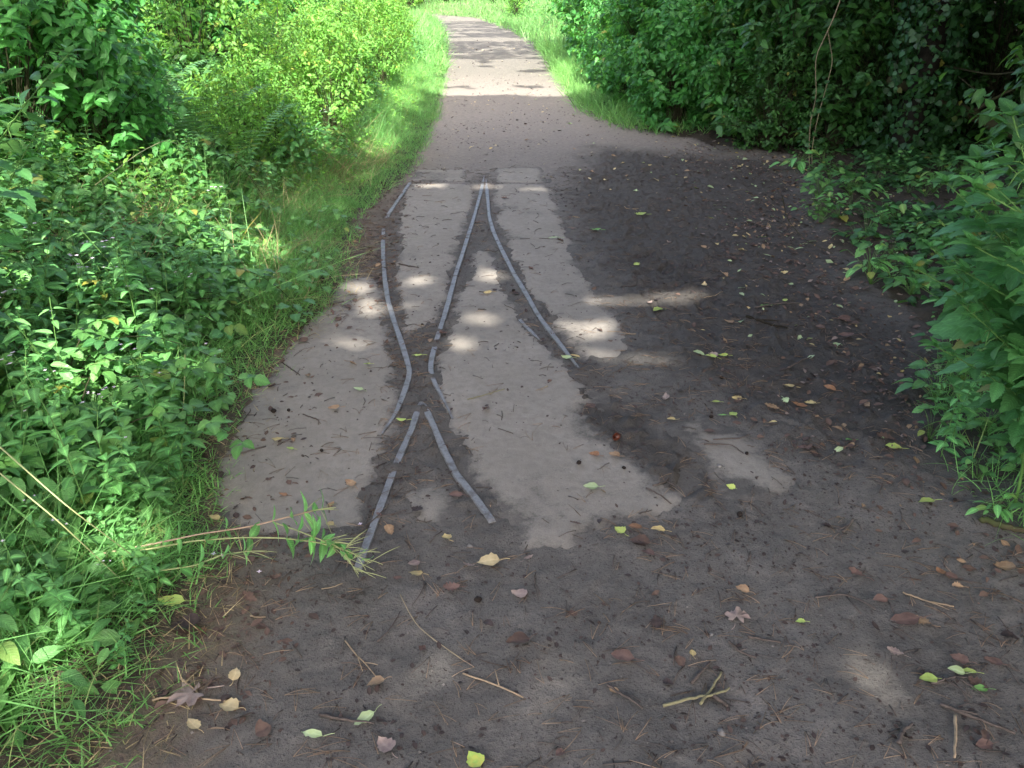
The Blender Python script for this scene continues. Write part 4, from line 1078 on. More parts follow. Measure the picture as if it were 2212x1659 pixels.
NAMED = [
 (1055, 1216, 'cream', 52, 'birch', 'large creamy yellow leaf on the mud below the bare rail end', 1.6), (965, 1166, 'yellow', 26, 'birch', 'small square yellowish leaf between the two rail ends', .3),
 (898, 1244, 'yellow', 32, 'beech', 'mottled yellow-brown leaf just past the end of the straight rail', 1.9), (894, 1222, 'grey', 30, 'beech', 'dull grey-brown leaf behind the mottled leaf by the straight rail end', 1.8),
 (868, 909, 'lime', 27, 'long', 'pale lime leaf beside the crossing nose', 1.5), (508, 1461, 'cream', 36, 'birch', 'tan oval leaf farthest of the pale leaves at the grass corner', .2),
 (495, 1530, 'cream', 46, 'birch', 'ragged tan leaf between the maple leaf and the round yellow leaf', 1.5), (418, 1569, 'cream', 40, 'birch', 'round butter yellow leaf lying by the near grass', .8),
 (410, 1505, 'grey', 78, 'maple', 'bleached grey lobed maple leaf at the near grass edge', 2.2), (568, 1580, 'brown', 50, 'beech', 'folded dark brown leaf with a raised edge in the near mud', .9),
 (675, 1593, 'paleg', 52, 'long', 'curled pale green leaf shaped like a boat in the near mud', 1.3), (788, 1556, 'paleg', 52, 'beech', 'pale mint green leaf lying on a dark twig', 1.9),
 (812, 1479, 'tan', 40, 'birch', 'tan toothed leaf with a long stalk on the near mud', 2.4), (833, 1615, 'grey', 52, 'birch', 'flat brown-grey leaf pressed into the near mud by a pine needle', .4),
 (1025, 1646, 'spot', 46, 'birch', 'green and yellow spotted leaf at the very front of the mud', .5), (1118, 1391, 'brown', 54, 'birch', 'dull brown toothed leaf alone on the open near mud', 1.6),
 (1345, 1421, 'red', 52, 'beech', 'reddish brown oval leaf alone before the crossed lichen twigs', 1.2), (1495, 1415, 'yellow', 20, 'birch', 'small yellow leaf above the crossed lichen twigs', .2),
 (1592, 1336, 'grey', 48, 'maple', 'flat grey lobed leaf beside a spray of pine needles', .2), (1603, 1277, 'tan', 32, 'beech', 'light brown leaf just past the pine needle spray', 1.4),
 (1338, 1152, 'lime', 28, 'birch', 'lime leaf at the near edge of the middle slab, first of a row of three', 1.1), (1372, 1144, 'orange', 32, 'beech', 'orange brown leaf in the middle of the row at the slab edge', 1.5),
 (1421, 1150, 'yellow', 32, 'beech', 'yellow-olive leaf at the far end of the row at the slab edge', 1.7), (1382, 1174, 'brown', 46, 'birch', 'dark brown leaf just in front of the row at the slab edge', 1.6),
 (1398, 1198, 'red', 34, 'beech', 'small rusty leaf in front of the dark leaf near the slab edge', 1.2),
 (1728, 1347, 'lime', 22, 'birch', 'single small lime leaf with a thin stalk on the open mud', 1.3), (1953, 1342, 'red', 66, 'beech', 'large glossy red-brown leaf folded on the open mud', 1.4),
 (1992, 1346, 'tan', 38, 'oak', 'torn tan leaf touching the large red-brown leaf', .5), (2032, 1237, 'orange', 28, 'beech', 'bright orange leaf scrap standing up from the mud', .4),
 (2054, 1246, 'red', 28, 'beech', 'dark rusty leaf scrap next to the bright orange one', 1.0), (2004, 1470, 'lime', 44, 'beech', 'yellow-lime leaf on the near mud at the end of a forked twig', 1.6),
 (2065, 1453, 'paleg', 36, 'beech', 'pale half-dried green leaf above the forked twig', 1.1), (2092, 1453, 'lime', 32, 'beech', 'small lime leaf overlapping the half-dried green leaf', 1.8),
 (2116, 1491, 'green', 34, 'beech', 'fresh green oval leaf nearest the long bare stick', 1.2), (2070, 1426, 'red', 38, 'birch', 'pinkish red-brown leaf beyond the half-dried green leaf', .6),
 (2143, 1430, 'red', 40, 'birch', 'faded red-brown leaf farther to the verge than the pinkish one', .9), (2124, 1612, 'red', 40, 'beech', 'rust brown leaf at the front of the mud near the bare stick', 1.3),
 (1900, 1298, 'red', 36, 'beech', 'rusty crumpled leaf beyond the large red-brown leaf', 1.6), (2168, 1228, 'tan', 44, 'birch', 'tan toothed leaf at the shaded verge on the open mud', 1.4),
 (2000, 1087, 'lime', 42, 'beech', 'lime leaf with brown edges before the shaded grass', 1.7), (1930, 965, 'lime', 36, 'beech', 'pale yellow leaf beside a dark cone near the shaded herbs', 1.4),
 (1912, 950, 'brown', 44, 'oak', 'ragged brown leaf behind the pale yellow leaf by the shaded herbs', 1.2),
 (1830, 947, 'green', 27, 'long', 'small bright green leaf on the dark mud of the clearing', 1.5), (1738, 964, 'red', 34, 'beech', 'dull red oval leaf flat on the dark mud of the clearing', 1.5),
 (1726, 872, 'orange', 36, 'long', 'orange leaf paired with a yellow one on the clearing mud', 1.5), (1749, 872, 'yellow', 27, 'birch', 'yellow leaf paired with an orange one on the clearing mud', 1.8),
 (1667, 881, 'tan', 34, 'oak', 'tan crinkled leaf near the orange and yellow pair', 1.0), (1703, 836, 'yellow', 27, 'beech', 'ochre folded leaf in the middle of the clearing mud', 1.3),
 (1792, 839, 'orange', 30, 'beech', 'orange-tan leaf lying over a brown one by the shaded herbs', 1.2), (1545, 869, 'lime', 20, 'beech', 'tiny lime leaf, farthest of a loose group by the pale slab patch', 1.5),
 (1560, 898, 'green', 19, 'long', 'thin green leaf sliver beside the pale slab patch', 1.5), (1583, 894, 'lime', 22, 'birch', 'small lime toothed leaf with a cone beside it', .8),
 (1450, 907, 'yellow', 20, 'birch', 'tiny yellow leaf at the tip of the pale slab patch', 1.4), (1276, 1058, 'paleg', 34, 'beech', 'pale green leaf lying alone on the middle slab', 1.6),
 (1326, 989, 'tan', 27, 'birch', 'tan round leaf at the churned edge of the middle slab', 1.2), (1283, 988, 'orange', 24, 'birch', 'small orange leaf on the middle slab by the churned mud', 1.3),
 (1578, 1053, 'lime', 21, 'birch', 'small pale lime leaf on the muddy slab patch', 1.1), (1224, 776, 'paleg', 26, 'beech', 'pale green leaf on the sinking end of the curved rail', 1.4),
 (1244, 769, 'yellow', 26, 'long', 'yellow leaf beside the pale green one on the curved rail', .9), (1509, 763, 'paleg', 26, 'beech', 'pale green leaf, first of three beyond the sun patch', 1.5),
 (1536, 771, 'lime', 25, 'beech', 'lime leaf, middle of three beyond the sun patch', 1.4), (1562, 771, 'spot', 22, 'beech', 'olive leaf, last of three beyond the sun patch', 1.7),
 (1420, 664, 'lime', 30, 'birch', 'yellowish green leaf on dark mud beyond the upper sun patches', 1.6), (1656, 660, 'green', 30, 'long', 'fresh green leaf beside a dead stick at the clearing edge', 1.5),
 (1575, 697, 'tan', 23, 'beech', 'round beige leaf before the dead stick at the clearing edge', .9), (1825, 690, 'red', 36, 'beech', 'salmon-brown folded leaf under the shaded weeds', 1.5),
 (1826, 727, 'red', 40, 'beech', 'upright rusty half leaf in front of the shaded weeds', 1.4), (1383, 464, 'lime', 27, 'birch', 'yellow-green leaf far out on the dark clearing mud', 1.5),
 (1286, 498, 'green', 24, 'beech', 'dark green leaf lying beyond the far end of the curved slab', 1.5), (1600, 541, 'yellow', 15, 'birch', 'tiny bright yellow leaf deep in the clearing', 1.3),
 (901, 770, 'lime', 24, 'long', 'pale lime leaf in the flangeway above the crossing', 1.5), (775, 846, 'paleg', 24, 'beech', 'pale green crumpled leaf on the slab nearest the bank', 1.4),
 (793, 792, 'lime', 17, 'birch', 'tiny lime leaf on the slab nearest the bank', .9), (722, 887, 'tan', 27, 'birch', 'tan brown leaf in the middle of the slab nearest the bank', 1.4),
 (601, 955, 'yellow', 26, 'beech', 'yellow-brown leaf at the litter edge of the bank slab', 1.5), (628, 975, 'lime', 18, 'beech', 'tiny lime leaf before the stick at the bank slab', 1.6),
 (613, 1075, 'orange', 22, 'beech', 'small orange leaf on the bank slab beyond the trailing stem', 1.5), (757, 1050, 'tan', 30, 'birch', 'crinkled tan leaf at the near corner of the bank slab', 1.1),
 (985, 1070, 'red', 30, 'beech', 'dull rusty leaf between the two diverging rail ends', 1.6), (373, 1308, 'lime', 56, 'beech', 'long yellow-lime leaf resting on the near grass', 1.6),
 (403, 1356, 'dark', 66, 'birch', 'large dark weathered leaf curled up at the grass edge', 1.9), (437, 1365, 'orange', 20, 'birch', 'small orange leaf next to the large dark one', 1.4),
 (463, 1122, 'yellow', 28, 'birch', 'bright yellow leaf in the grass behind the trailing stem', 1.2), (713, 1139, 'yellow', 22, 'birch', 'yellow leaf caught among the trailing willowherb leaves', 1.2),
 (1053, 637, 'yellow', 20, 'beech', 'yellow-brown leaf on the tongue of slab between the far rails', 1.5), (544, 1208, 'brown', 27, 'beech', 'small brown leaf under the trailing green stem', .6),
 (1196, 518, 'paleg', 25, 'long', 'thin pale leaf on the far part of the outer slab', 1.5), (1850, 1240, 'red', 40, 'oak', 'dull mauve-brown leaf trodden flat into the mud', 1.0),
 (975, 1272, 'red', 40, 'oak', 'pinkish decayed leaf stain-like in the mud past the rail ends', 1.5), (858, 1252, 'red', 22, 'beech', 'small brick red leaf in the mud past the straight rail', 1.2),
 (655, 740, 'brown', 26, 'birch', 'brown leaf at the litter edge above the bank slab', 1.3),
]
for u, v, c, px, shp, lab, rz in NAMED:
    p = G(u, v); z_ = p[1] * cp + H * sp
    o = lay('fallen_leaf', dead_leaf(shp, min(px * z_ / F * .98, .13), .6), DL[c], p[0], p[1], rz + rng.normal(0, .25), .10, .005)
    tag(o, lab, 'leaf', 'fallen leaves on the path')

protoL = {}
for shp in SHAPES:
    for c in DL:
        protoL[shp, c] = None
def random_leaf(x, y, zone):
    w_ = {'near': ['brown'] * 4 + ['dark'] * 4 + ['red'] * 3 + ['grey'] * 2 + ['tan'],
          'clear': ['dark'] * 3 + ['brown'] * 4 + ['tan'] * 4 + ['yellow'] * 3 + ['lime'] * 2 + ['grey'] * 3 + ['paleg'] * 2 + ['cream'],
          'slab': ['brown'] * 5 + ['dark'] * 4 + ['red'] * 2 + ['tan'] * 2,
          'edge': ['brown'] * 4 + ['tan'] * 3 + ['dark'] * 3 + ['red'],
          'far': ['brown'] * 3 + ['dark'] * 2 + ['tan'] * 3 + ['paleg'] * 2 + ['cream'] * 2}[zone]
    c = str(rng.choice(w_)); shp = str(rng.choice(['birch', 'birch', 'beech', 'oak', 'long']))
    k = (shp, c)
    if protoL[k] is None: protoL[k] = dead_leaf(shp, 1 / 18., .7, rng.random() < .6)
    me = protoL[k]
    if not me.materials: me.materials.append(DL[c])
    lab = {'near': 'small decaying brown leaf trodden into the near mud', 'clear': 'small withered leaf scattered over the dark mud of the clearing', 'slab': 'small brown leaf scrap lying on the concrete between the rails',
           'edge': 'small dead leaf in the litter strip along the bank', 'far': 'small dry leaf on the far sandy stretch of path'}[zone]
    o = lay('fallen_leaf', me, None, x, y, rng.random() * 6.28, .2, .002)
    s = rng.uniform(.45, .95) * (1.0 if zone != 'far' else 1.1); o.scale = (s, s, s * rng.uniform(.8, 1.6))
    tag(o, lab, 'leaf', {'near': 'decaying leaves in the near mud', 'clear': 'leaves over the clearing', 'slab': 'leaf scraps on the concrete', 'edge': 'leaves along the bank litter', 'far': 'leaves on the far path'}[zone])
ins = lambda x, y: xL(y) < x < xR(y)
for x, y in scatter(36, -1.1, 2.2, 1.25, 2.3, ins, .06): random_leaf(x, y, 'near')
for x, y in scatter(116, .6, 4.6, 2.6, 8.6, lambda x, y: xL(y) < x < xR(y) + 1.0 * (y > 3) and x > .25 + .06 * y, .07): random_leaf(x, y, 'clear')
for x, y in scatter(34, -.9, .8, 2.3, 6.5, lambda x, y: ins(x, y) and x < .1 + .12 * y, .1): random_leaf(x, y, 'slab')
for x, y in scatter(28, -1.6, -.4, 1.4, 6.5, lambda x, y: -.28 < dl(x, y) < .05, .06): random_leaf(x, y, 'edge')
for x, y in scatter(26, -1.2, 1.6, 6.6, 12, ins, .2): random_leaf(x, y, 'far')

# uncountable crumbs: leaf fragments, needles
def crumbs(name, n, x0, x1, y0, y1, cond, size, mat, lift=.001, slabkeep=.14):
    x = rng.uniform(x0, x1, n * 6); y = rng.uniform(y0, y1, n * 6)
    k = (cond(x, y) > rng.random(n * 6)) & (x > xL(y) - .1) & (x < xR(y) + 2.5 * (y > 3.2) + .3); x, y = x[k][:n], y[k][:n]; m = len(x)
    az = rng.random(m) * 6.28
    on = np.zeros(m)
    for p in SLW.values(): on = np.maximum(on, (pdist(p, x, y) > 0) * .006)
    ok = (on == 0) | (rng.random(m) < slabkeep); x, y, on, az = x[ok], y[ok], on[ok], az[ok]; m = len(x)
    D = np.stack([np.cos(az), np.sin(az), rng.normal(0, .22, m)], 1)
    a = Acc(); a.inst(L_OV3, np.stack([x, y, np.maximum(gh(x, y), on) + lift], 1), basis(D, rng.normal(0, .28, (m, 3)) + [0, 0, 1]), size * rng.uniform(.3, 1.6, m) * (.35 + .65 * rng.random(m)), cols(m), rng.uniform(-.4, .4, m))
    return tag(link(name, a.mesh(name), mat), None, None, None, 'stuff')
cond_l = lambda x, y: .25 + .75 * sstep(.45, .65, fbm(x * 3, y * 3, 3, 101))
tag(crumbs('leaf_litter', 11000, -1.7, 3.2, 1.2, 5., cond_l, .017, DL['dark']), 'dark crumbs of rotted leaf over the mud')
tag(crumbs('leaf_litter', 4200, -1.4, 4.5, 3.5, 11., cond_l, .026, DL['dark']), 'dark leaf crumbs over the farther path')
tag(crumbs('leaf_litter', 4800, .3, 6.5, 2.6, 9.5, lambda x, y: sstep(-.2, .6, x - .35 - .12 * y) * cond_l(x, y), .034, DL['brown']), 'brown leaf litter across the shaded clearing')
tag(crumbs('leaf_litter', 3000, .7, 6.5, 2.6, 9.5, lambda x, y: sstep(.1, .8, x - .45 - .12 * y) * cond_l(x, y), .030, DL['grey']), 'grey-brown leaf scraps across the shaded clearing')
pale_ = crumbs('leaf_litter', 420, .5, 6.0, 2.6, 9.5, lambda x, y: sstep(.0, .6, x - .4 - .12 * y) + 0 * y, .045, DL['paleg'], .006)
tag(pale_, 'small pale green-white leaf flakes dotted over the clearing')
tag(crumbs('leaf_litter', 260, .5, 6.0, 2.6, 9.5, lambda x, y: sstep(.0, .6, x - .4 - .12 * y) + 0 * y, .045, DL['yellow'], .006), 'pale leaf scraps across the shaded clearing')
tag(crumbs('leaf_litter', 2600, -1.7, -.2, 1.4, 7., lambda x, y: ed(xL(y) - x, -.34, .12, .1), .030, DL['brown']), 'brown leaf litter along the foot of the bank')

tag(crumbs('leaf_litter', 1700, -3, 2.5, 8.5, 22, cond_l, .040, DL['dark']), 'dark crumbs on the far path')
tag(crumbs('leaf_litter', 500, -3, 2.5, 6.5, 20, cond_l, .040, DL['cream']), 'pale leaf flecks on the far path')

def sticks(name, n, x0, x1, y0, y1, cond, Lr, rr, mat, pair=False, nseg=4, k=3, lift=.0015):
    a = Acc(); c = 0
    while c < n:
        x, y = rng.uniform(x0, x1), rng.uniform(y0, y1)
        if not ins(x, y) and not (-.2 < dl(x, y) < .1): continue
        if rng.random() > float(cond(x, y)): continue
        z = float(surf(x, y)) + lift
        if any(float(pdist(p_, np.array(x), np.array(y))) > 0 for p_ in SLW.values()) and rng.random() > .22: continue
        c += 1; az = rng.random() * 6.28
        for q in range(2 if pair else 1):
            aa = az + q * rng.uniform(.12, .6); Ln = rng.uniform(*Lr); t = np.linspace(0, 1, nseg)
            bend = rng.normal(0, .28); th = aa + bend * t
            px = x + np.concatenate([[0], np.cumsum(np.cos(th[1:]) * Ln / (nseg - 1))]); py = y + np.concatenate([[0], np.cumsum(np.sin(th[1:]) * Ln / (nseg - 1))])
            tube(a, np.stack([px, py, z + rng.uniform(0, .006) * np.sin(t * PI)], 1), rng.uniform(*rr), k, (rng.random(), rng.random(), 0))
    return tag(link(name, a.mesh(name), mat), None, None, None, 'stuff')
tag(sticks('pine_needles', 700, -1.4, 2.6, 1.2, 4.2, lambda x, y: .3 + .7 * (fbm(x * 2.2, y * 2.2, 3, 120) > .5), (.035, .085), (.0005, .0009), M['needle'], True), 'paired dry pine needles strewn over the mud')
tag(sticks('pine_needles', 700, -1.3, 2.8, 1.4, 6.5, lambda x, y: .3 + .7 * (fbm(x * 2.2, y * 2.2, 3, 121) > .5), (.03, .08), (.0006, .0010), M['needle'], True), 'dark old pine needles strewn over the mud')
tag(sticks('twig_crumbs', 2600, -1.4, 3.6, 1.2, 7.5, lambda x, y: .35 + .65 * (fbm(x * 2.5, y * 2.5, 3, 122) > .5), (.015, .075), (.0008, .0018), M['twig'], False, 3), 'short broken twig bits over the mud')
tag(sticks('pine_needles', 300, -1.2, .3, 2.2, 6.2, lambda x, y: sstep(.25, .06, ldist(RW['lo'], np.array(x), np.array(y))), (.03, .06), (.0007, .0011), M['needle'], True), 'needle litter gathered in the flangeway')

# twigs one can point at
def twig(pts, r0, r1, mat, label, lift=.004, forks=()):
    a = Acc(); w = np.array([[*G(u, v)[:2], 0.] for u, v in pts]); w[:, 2] = [float(surf(x, y)) for x, y, _ in w]
    ln = smooth_line(w, 14); ln[:, 2] += lift + r0 * .6; ln[1:-1] += rng.normal(0, r0 * .22, (12, 3))
    tube(a, ln, np.linspace(r0, r1, 14), 6)
    for t, du, dv in forks:
        p = at(ln, t); q = G(*np.array(pts[0])) * 0
        s_ = (p[1] * cp + H * sp) / F
        e = p + np.array([du * s_, -dv * s_ * 1.6, .004])
        tube(a, smooth_line([p, (p + e) / 2 + [0, 0, .004], e], 5), np.linspace(r1 * 1.1, r1 * .6, 5), 5)
    tag(link('twig', a.mesh('twig'), mat), label, 'twig', 'twigs on the path')
twig([(1432, 1529), (1500, 1512), (1560, 1500), (1575, 1488)], .0042, .003, M['twig_lime'], 'lichen-yellow twig lying across another, the longer of the crossed pair', .008)
twig([(1512, 1527), (1535, 1490), (1558, 1452)], .0038, .0026, M['twig_lime'], 'lichen-yellow twig under the longer one of the crossed pair')
twig([(1537, 1502), (1572, 1525)], .006, .005, M['twig'], 'short thick brown stick end by the crossed lichen twigs')
twig([(1493, 1478), (1515, 1452), (1532, 1432)], .0045, .003, M['twig'], 'dark straight twig beyond the crossed lichen twigs')
twig([(1310, 1480), (1340, 1500), (1372, 1520), (1388, 1534)], .0034, .0026, M['twig'], 'dark bent twig to the near side of the crossed lichen twigs')
twig([(1573, 1388), (1600, 1412), (1632, 1425)], .0035, .0025, M['twig'], 'dark slanting twig before the flat grey lobed leaf', forks=((.5, 14, -2),))
twig([(1615, 1378), (1650, 1385), (1686, 1391)], .0036, .0028, M['twig'], 'straight dark twig beyond the sunlit mud patch')
twig([(2030, 1523), (2080, 1545), (2130, 1562), (2192, 1588)], .0048, .003, M['twig'], 'long bare grey stick on the near mud of the clearing side', forks=((.2, 40, 10),))
twig([(2062, 1548), (2063, 1600), (2060, 1640)], .0042, .003, M['twig_lt'], 'upright pale stick pointing at the camera near the long bare stick')
twig([(2010, 1478), (2060, 1466), (2090, 1465)], .0035, .0022, M['twig'], 'forked twig among the lime leaves', forks=((.7, 40, 40), (.4, 30, 34)))
twig([(1940, 1610), (1950, 1580), (1970, 1566)], .006, .003, M['twig'], 'stubby bent stick in the near mud before the lime leaves')
twig([(690, 1546), (740, 1556), (790, 1563)], .004, .003, M['twig'], 'dark twig under the mint green leaf', forks=((.9, 30, 6),))
twig([(865, 1290), (885, 1330), (905, 1360), (950, 1395), (1000, 1430)], .0015, .0012, M['vine'], 'long thin wiry stem curving over the open near mud')
twig([(815, 1388), (845, 1360), (865, 1325)], .0022, .0014, M['twig'], 'thin dark stem curving beside the wiry one')
twig([(745, 1385), (770, 1415), (795, 1440), (815, 1465)], .0022, .0014, M['twig_lt'], 'straw-coloured needle bundle slanting over the near mud', forks=((.4, 20, 30), (.6, 30, 6)))
twig([(1000, 1460), (1060, 1480), (1105, 1500), (1130, 1512)], .0026, .002, M['twig_lt'], 'pale twig beside the soft sun patch on the near mud', forks=((.6, -10, -28),))
twig([(385, 1465), (420, 1490), (436, 1510)], .003, .002, M['twig_lt'], 'curved leaf stalk standing above the maple leaf')
twig([(330, 1516), (380, 1508), (420, 1512), (520, 1520)], .003, .002, M['twig_lt'], 'pale stick running under the maple leaf from the grass')
twig([(410, 1005), (480, 990), (540, 980), (575, 970)], .004, .0028, M['twig'], 'dark stick reaching from the bank herbs onto the bank slab')
twig([(600, 968), (625, 955), (640, 948)], .003, .002, M['twig'], 'short dark twig on the bank slab by the tiny lime leaf')
twig([(610, 785), (635, 805), (648, 815)], .003, .002, M['twig'], 'short dark twig at the top corner of the bank slab')
twig([(655, 900), (690, 912), (688, 922)], .0025, .0018, M['twig'], 'small hooked twig on the bank slab')
twig([(1010, 868), (1060, 855), (1090, 845)], .0024, .0016, M['twig_lime'], 'thin green twig lying on the middle slab')
twig([(862, 572), (890, 580), (905, 582)], .005, .003, M['twig'], 'short dark stick beside the curved rail on the far slab')
twig([(1610, 690), (1660, 700), (1700, 712)], .008, .005, M['bark'], 'thick dead stick at the leafy edge of the clearing', forks=((.3, 40, 6),))
twig([(1630, 668), (1680, 660), (1730, 655)], .005, .003, M['twig'], 'dead stick behind the thick one at the clearing edge')
twig([(1700, 800), (1730, 785), (1752, 772)], .005, .003, M['twig'], 'short slanting stick on the clearing mud before the thick stick')
twig([(1540, 955), (1600, 952), (1620, 940)], .0032, .002, M['twig'], 'dark straight twig across the muddy slab patch')
twig([(1520, 965), (1580, 966), (1605, 985)], .0032, .002, M['twig'], 'dark bent twig on the muddy slab patch')
twig([(1410, 1055), (1440, 1040), (1460, 1010)], .0036, .0022, M['twig'], 'forked stick in the churned mud past the nut shell', forks=((.4, 26, 22),))
twig([(1395, 1060), (1425, 1075), (1450, 1090)], .003, .002, M['twig'], 'dark twig along the near edge of the churned mud')
twig([(1760, 1295), (1820, 1285), (1862, 1300), (1890, 1320)], .0028, .002, M['twig'], 'curved thin twig bending round on the open mud')
twig([(1950, 1340 - 60), (2000, 1300), (2060, 1312)], .0026, .0018, M['twig_lt'], 'pale thin twig pair beyond the large red-brown leaf', forks=((.4, 40, 22),))
twig([(1820, 1150), (1835, 1135), (1842, 1125)], .005, .003, M['twig'], 'stubby forked stick before the shaded herbs', forks=((.5, -30, 12),))
twig([(2115, 1125), (2160, 1142), (2225, 1158)], .011, .009, M['mossbark'], 'thick fallen branch half hidden in the shaded verge')
twig([(790, 1140), (815, 1120), (840, 1095)], .003, .002, M['twig'], 'dark twig crossing the straight rail', forks=((.4, 40, -8),))
for x, y in scatter(90, -1.3, 3.4, 1.3, 7.5, ins, .09):
    s_ = (y * cp + H * sp) / F; Ln = rng.uniform(.05, .17); az = rng.random() * 6.28
    a = Acc(); t = np.linspace(0, 1, 7); th = az + np.cumsum(rng.normal(0, .22, 7))
    w = np.stack([x + np.cumsum(np.cos(th)) * Ln / 7, y + np.cumsum(np.sin(th)) * Ln / 7, np.zeros(7)], 1)
    w[:, 2] = np.array([float(surf(p[0], p[1])) for p in w]) + .003
    r = rng.uniform(.0012, .0028); tube(a, w, np.linspace(r, r * .6, 7), 5)
    if rng.random() < .4:
        e = w[3] + np.array([math.cos(az + .8), math.sin(az + .8), .05]) * Ln * .3; tube(a, [w[3], (w[3] + e) / 2, e], [r * .7, r * .6, r * .4], 4)
    lab, gr = ('thin broken twig lying on the near mud', 'small twigs on the near mud') if y < 2.4 else (('thin twig lying on the concrete between the rails', 'small twigs on the concrete') if x < .1 + .12 * y else ('thin dead twig lying on the shaded clearing mud', 'small twigs on the clearing'))
    tag(link('twig', a.mesh('twig'), M['twig'] if rng.random() < .8 else M['twig_lt']), lab, 'twig', gr)

g_ = Acc(); n_ = 5200
oct_ = np.array([(1, 0, 0), (0, 1, 0), (-1, 0, 0), (0, -1, 0), (.1, .1, .8), (0, 0, -.6)], float)
oT = np.array([(0, 1, 4, 4), (1, 2, 4, 4), (2, 3, 4, 4), (3, 0, 4, 4)])
X_ = rng.uniform(-1.4, 3.6, n_); Y_ = 1.2 + 6.5 * rng.random(n_) ** 1.3
k_ = (X_ > xL(Y_)) & (X_ < xR(Y_)) & (fbm(X_ * 3, Y_ * 3, 3, 140) + .25 * rng.random(n_) > .52); X_, Y_ = X_[k_], Y_[k_]; n_ = len(X_)
oV = oct_[None] * (rng.uniform(.0012, .0042, n_) * (.5 + .9 * rng.random(n_) ** 4))[:, None, None] * rng.uniform(.7, 1.3, (n_, 6, 3))
oV = oV + np.stack([X_, Y_, gh(X_, Y_) + .001], 1)[:, None]
tr = (np.array([(0, 1, 4), (1, 2, 4), (2, 3, 4), (3, 0, 4)])[None] + (np.arange(n_) * 6)[:, None, None]).reshape(-1, 3)
g_.add(oV.reshape(-1, 3), None, tr)
M['grit'] = plain('grit_grey', (.23, .21, .195), .85, .3, .75, 9)
tag(link('grit', g_.mesh('grit', False), M['grit']), 'loose grit and crumbs of earth on the trodden mud', None, None, 'stuff')
tag(crumbs('leaf_litter', 1700, .8, 4.5, 1.8, 8.5, lambda x, y: sstep(.5, .05, np.abs(x - xR(y) + .05)) * .9, .036, DL['brown'], .003), 'brown leaf drift along the shaded verge')
tag(crumbs('leaf_litter', 350, .8, 4.5, 1.8, 8.5, lambda x, y: sstep(.5, .05, np.abs(x - xR(y) + .05)) * .9, .036, DL['tan'], .005), 'pale leaf drift along the shaded verge')

# cones, nut shell, pebbles
def cone_mesh(r=.0072):
    a = Acc(); n, k = 9, 10; V = []
    for i in range(n):
        t = i / (n - 1)
        for j in range(k):
            rr = r * math.sin(PI * (t * .92 + .04)) ** .7 * (1.12 if (i + j) % 2 else .88); an = j / k * 6.28 + i * .3
            V.append((rr * math.cos(an), (t - .5) * r * 2.7, rr * math.sin(an) + r * .85))
    Q = [(i * k + j, i * k + (j + 1) % k, (i + 1) * k + (j + 1) % k, (i + 1) * k + j) for i in range(n - 1) for j in range(k)]
    a.add(V, Q); return a.mesh('cone', False)
cm_ = cone_mesh(); cm_.materials.append(M['cone'])
for u, v, lb in [(624, 891, 'dark little cone nearest the rails at the top of the bank slab'), (591, 894, 'dark little cone at the litter edge of the bank slab'), (696, 978, 'round dark cone alone in the middle of the bank slab'),
              (1250, 1005, 'dark cone on the middle slab below the orange leaf'), (1347, 1016, 'dark cone at the near edge of the churned mud'), (1536, 902, 'dark cone beside a lime leaf on the clearing'), (1599, 1115, 'dark cone in the soft mud past the middle slab'),
              (1612, 985, 'dark cone on the muddy slab patch'), (1559, 815, 'dark cone alone on the clearing mud'), (1915, 968, 'dark cone next to a pale yellow leaf by the shaded herbs'), (2062, 1084, 'dark cone before the shaded grass'),
              (1110, 632, 'dark cone in the groove of the far curved rail'), (912, 703, 'dark cone in the flangeway above the crossing'), (1033, 1301, 'small knobbly cone in the mud past the rail ends')]:
    o = lay('alder_cone', cm_, None, *G(u, v)[:2], rng.random() * 6.28, .2, .001); s = rng.uniform(.8, 1.25); o.scale = (s, s, s)
    tag(o, lb, 'cone', 'little dark cones on the path')
def shell_mesh():
    a = Acc(); n, k = 8, 14; V = []
    for i in range(n):
        t = .08 + i / (n - 1) * .62
        for j in range(k):
            an = j / k * 6.28; rr = .014 * math.sin(PI * t) * (1 + .07 * math.sin(an * 3 + i)); V.append((rr * math.cos(an) * 1.15, rr * math.sin(an), .012 - .014 * math.cos(PI * t)))
    Q = [(i * k + j, i * k + (j + 1) % k, (i + 1) * k + (j + 1) % k, (i + 1) * k + j) for i in range(n - 1) for j in range(k)]
    V.append((0, 0, -.003)); Vn = len(V) - 1
    a.add(V, Q, [(Vn, (j + 1) % k, j) for j in range(k)]); return a.mesh('nut_shell')
o = lay('nut_shell', shell_mesh(), M['nut'], *G(1335, 949)[:2], .5, .5, .006)
tag(o, 'shiny red-brown broken nut shell in the churned mud', 'nut shell')
M['stone'] = plain('pebble_grey', (.22, .21, .20), .8, .3, .3, 40)
pm = Acc()
th, ph = np.meshgrid(np.linspace(0, 2 * PI, 11)[:-1], np.linspace(.05, PI - .05, 7))
V = np.stack([np.sin(ph) * np.cos(th), np.sin(ph) * np.sin(th) * .75, np.cos(ph) * .5], -1); V = V * (1 + .12 * rng.normal(size=V.shape[:2])[..., None])
Q = [(i * 10 + j, i * 10 + (j + 1) % 10, (i + 1) * 10 + (j + 1) % 10, (i + 1) * 10 + j) for i in range(6) for j in range(10)]
pm.add(V.reshape(-1, 3), Q); pme = pm.mesh('pebble'); pme.materials.append(M['stone'])
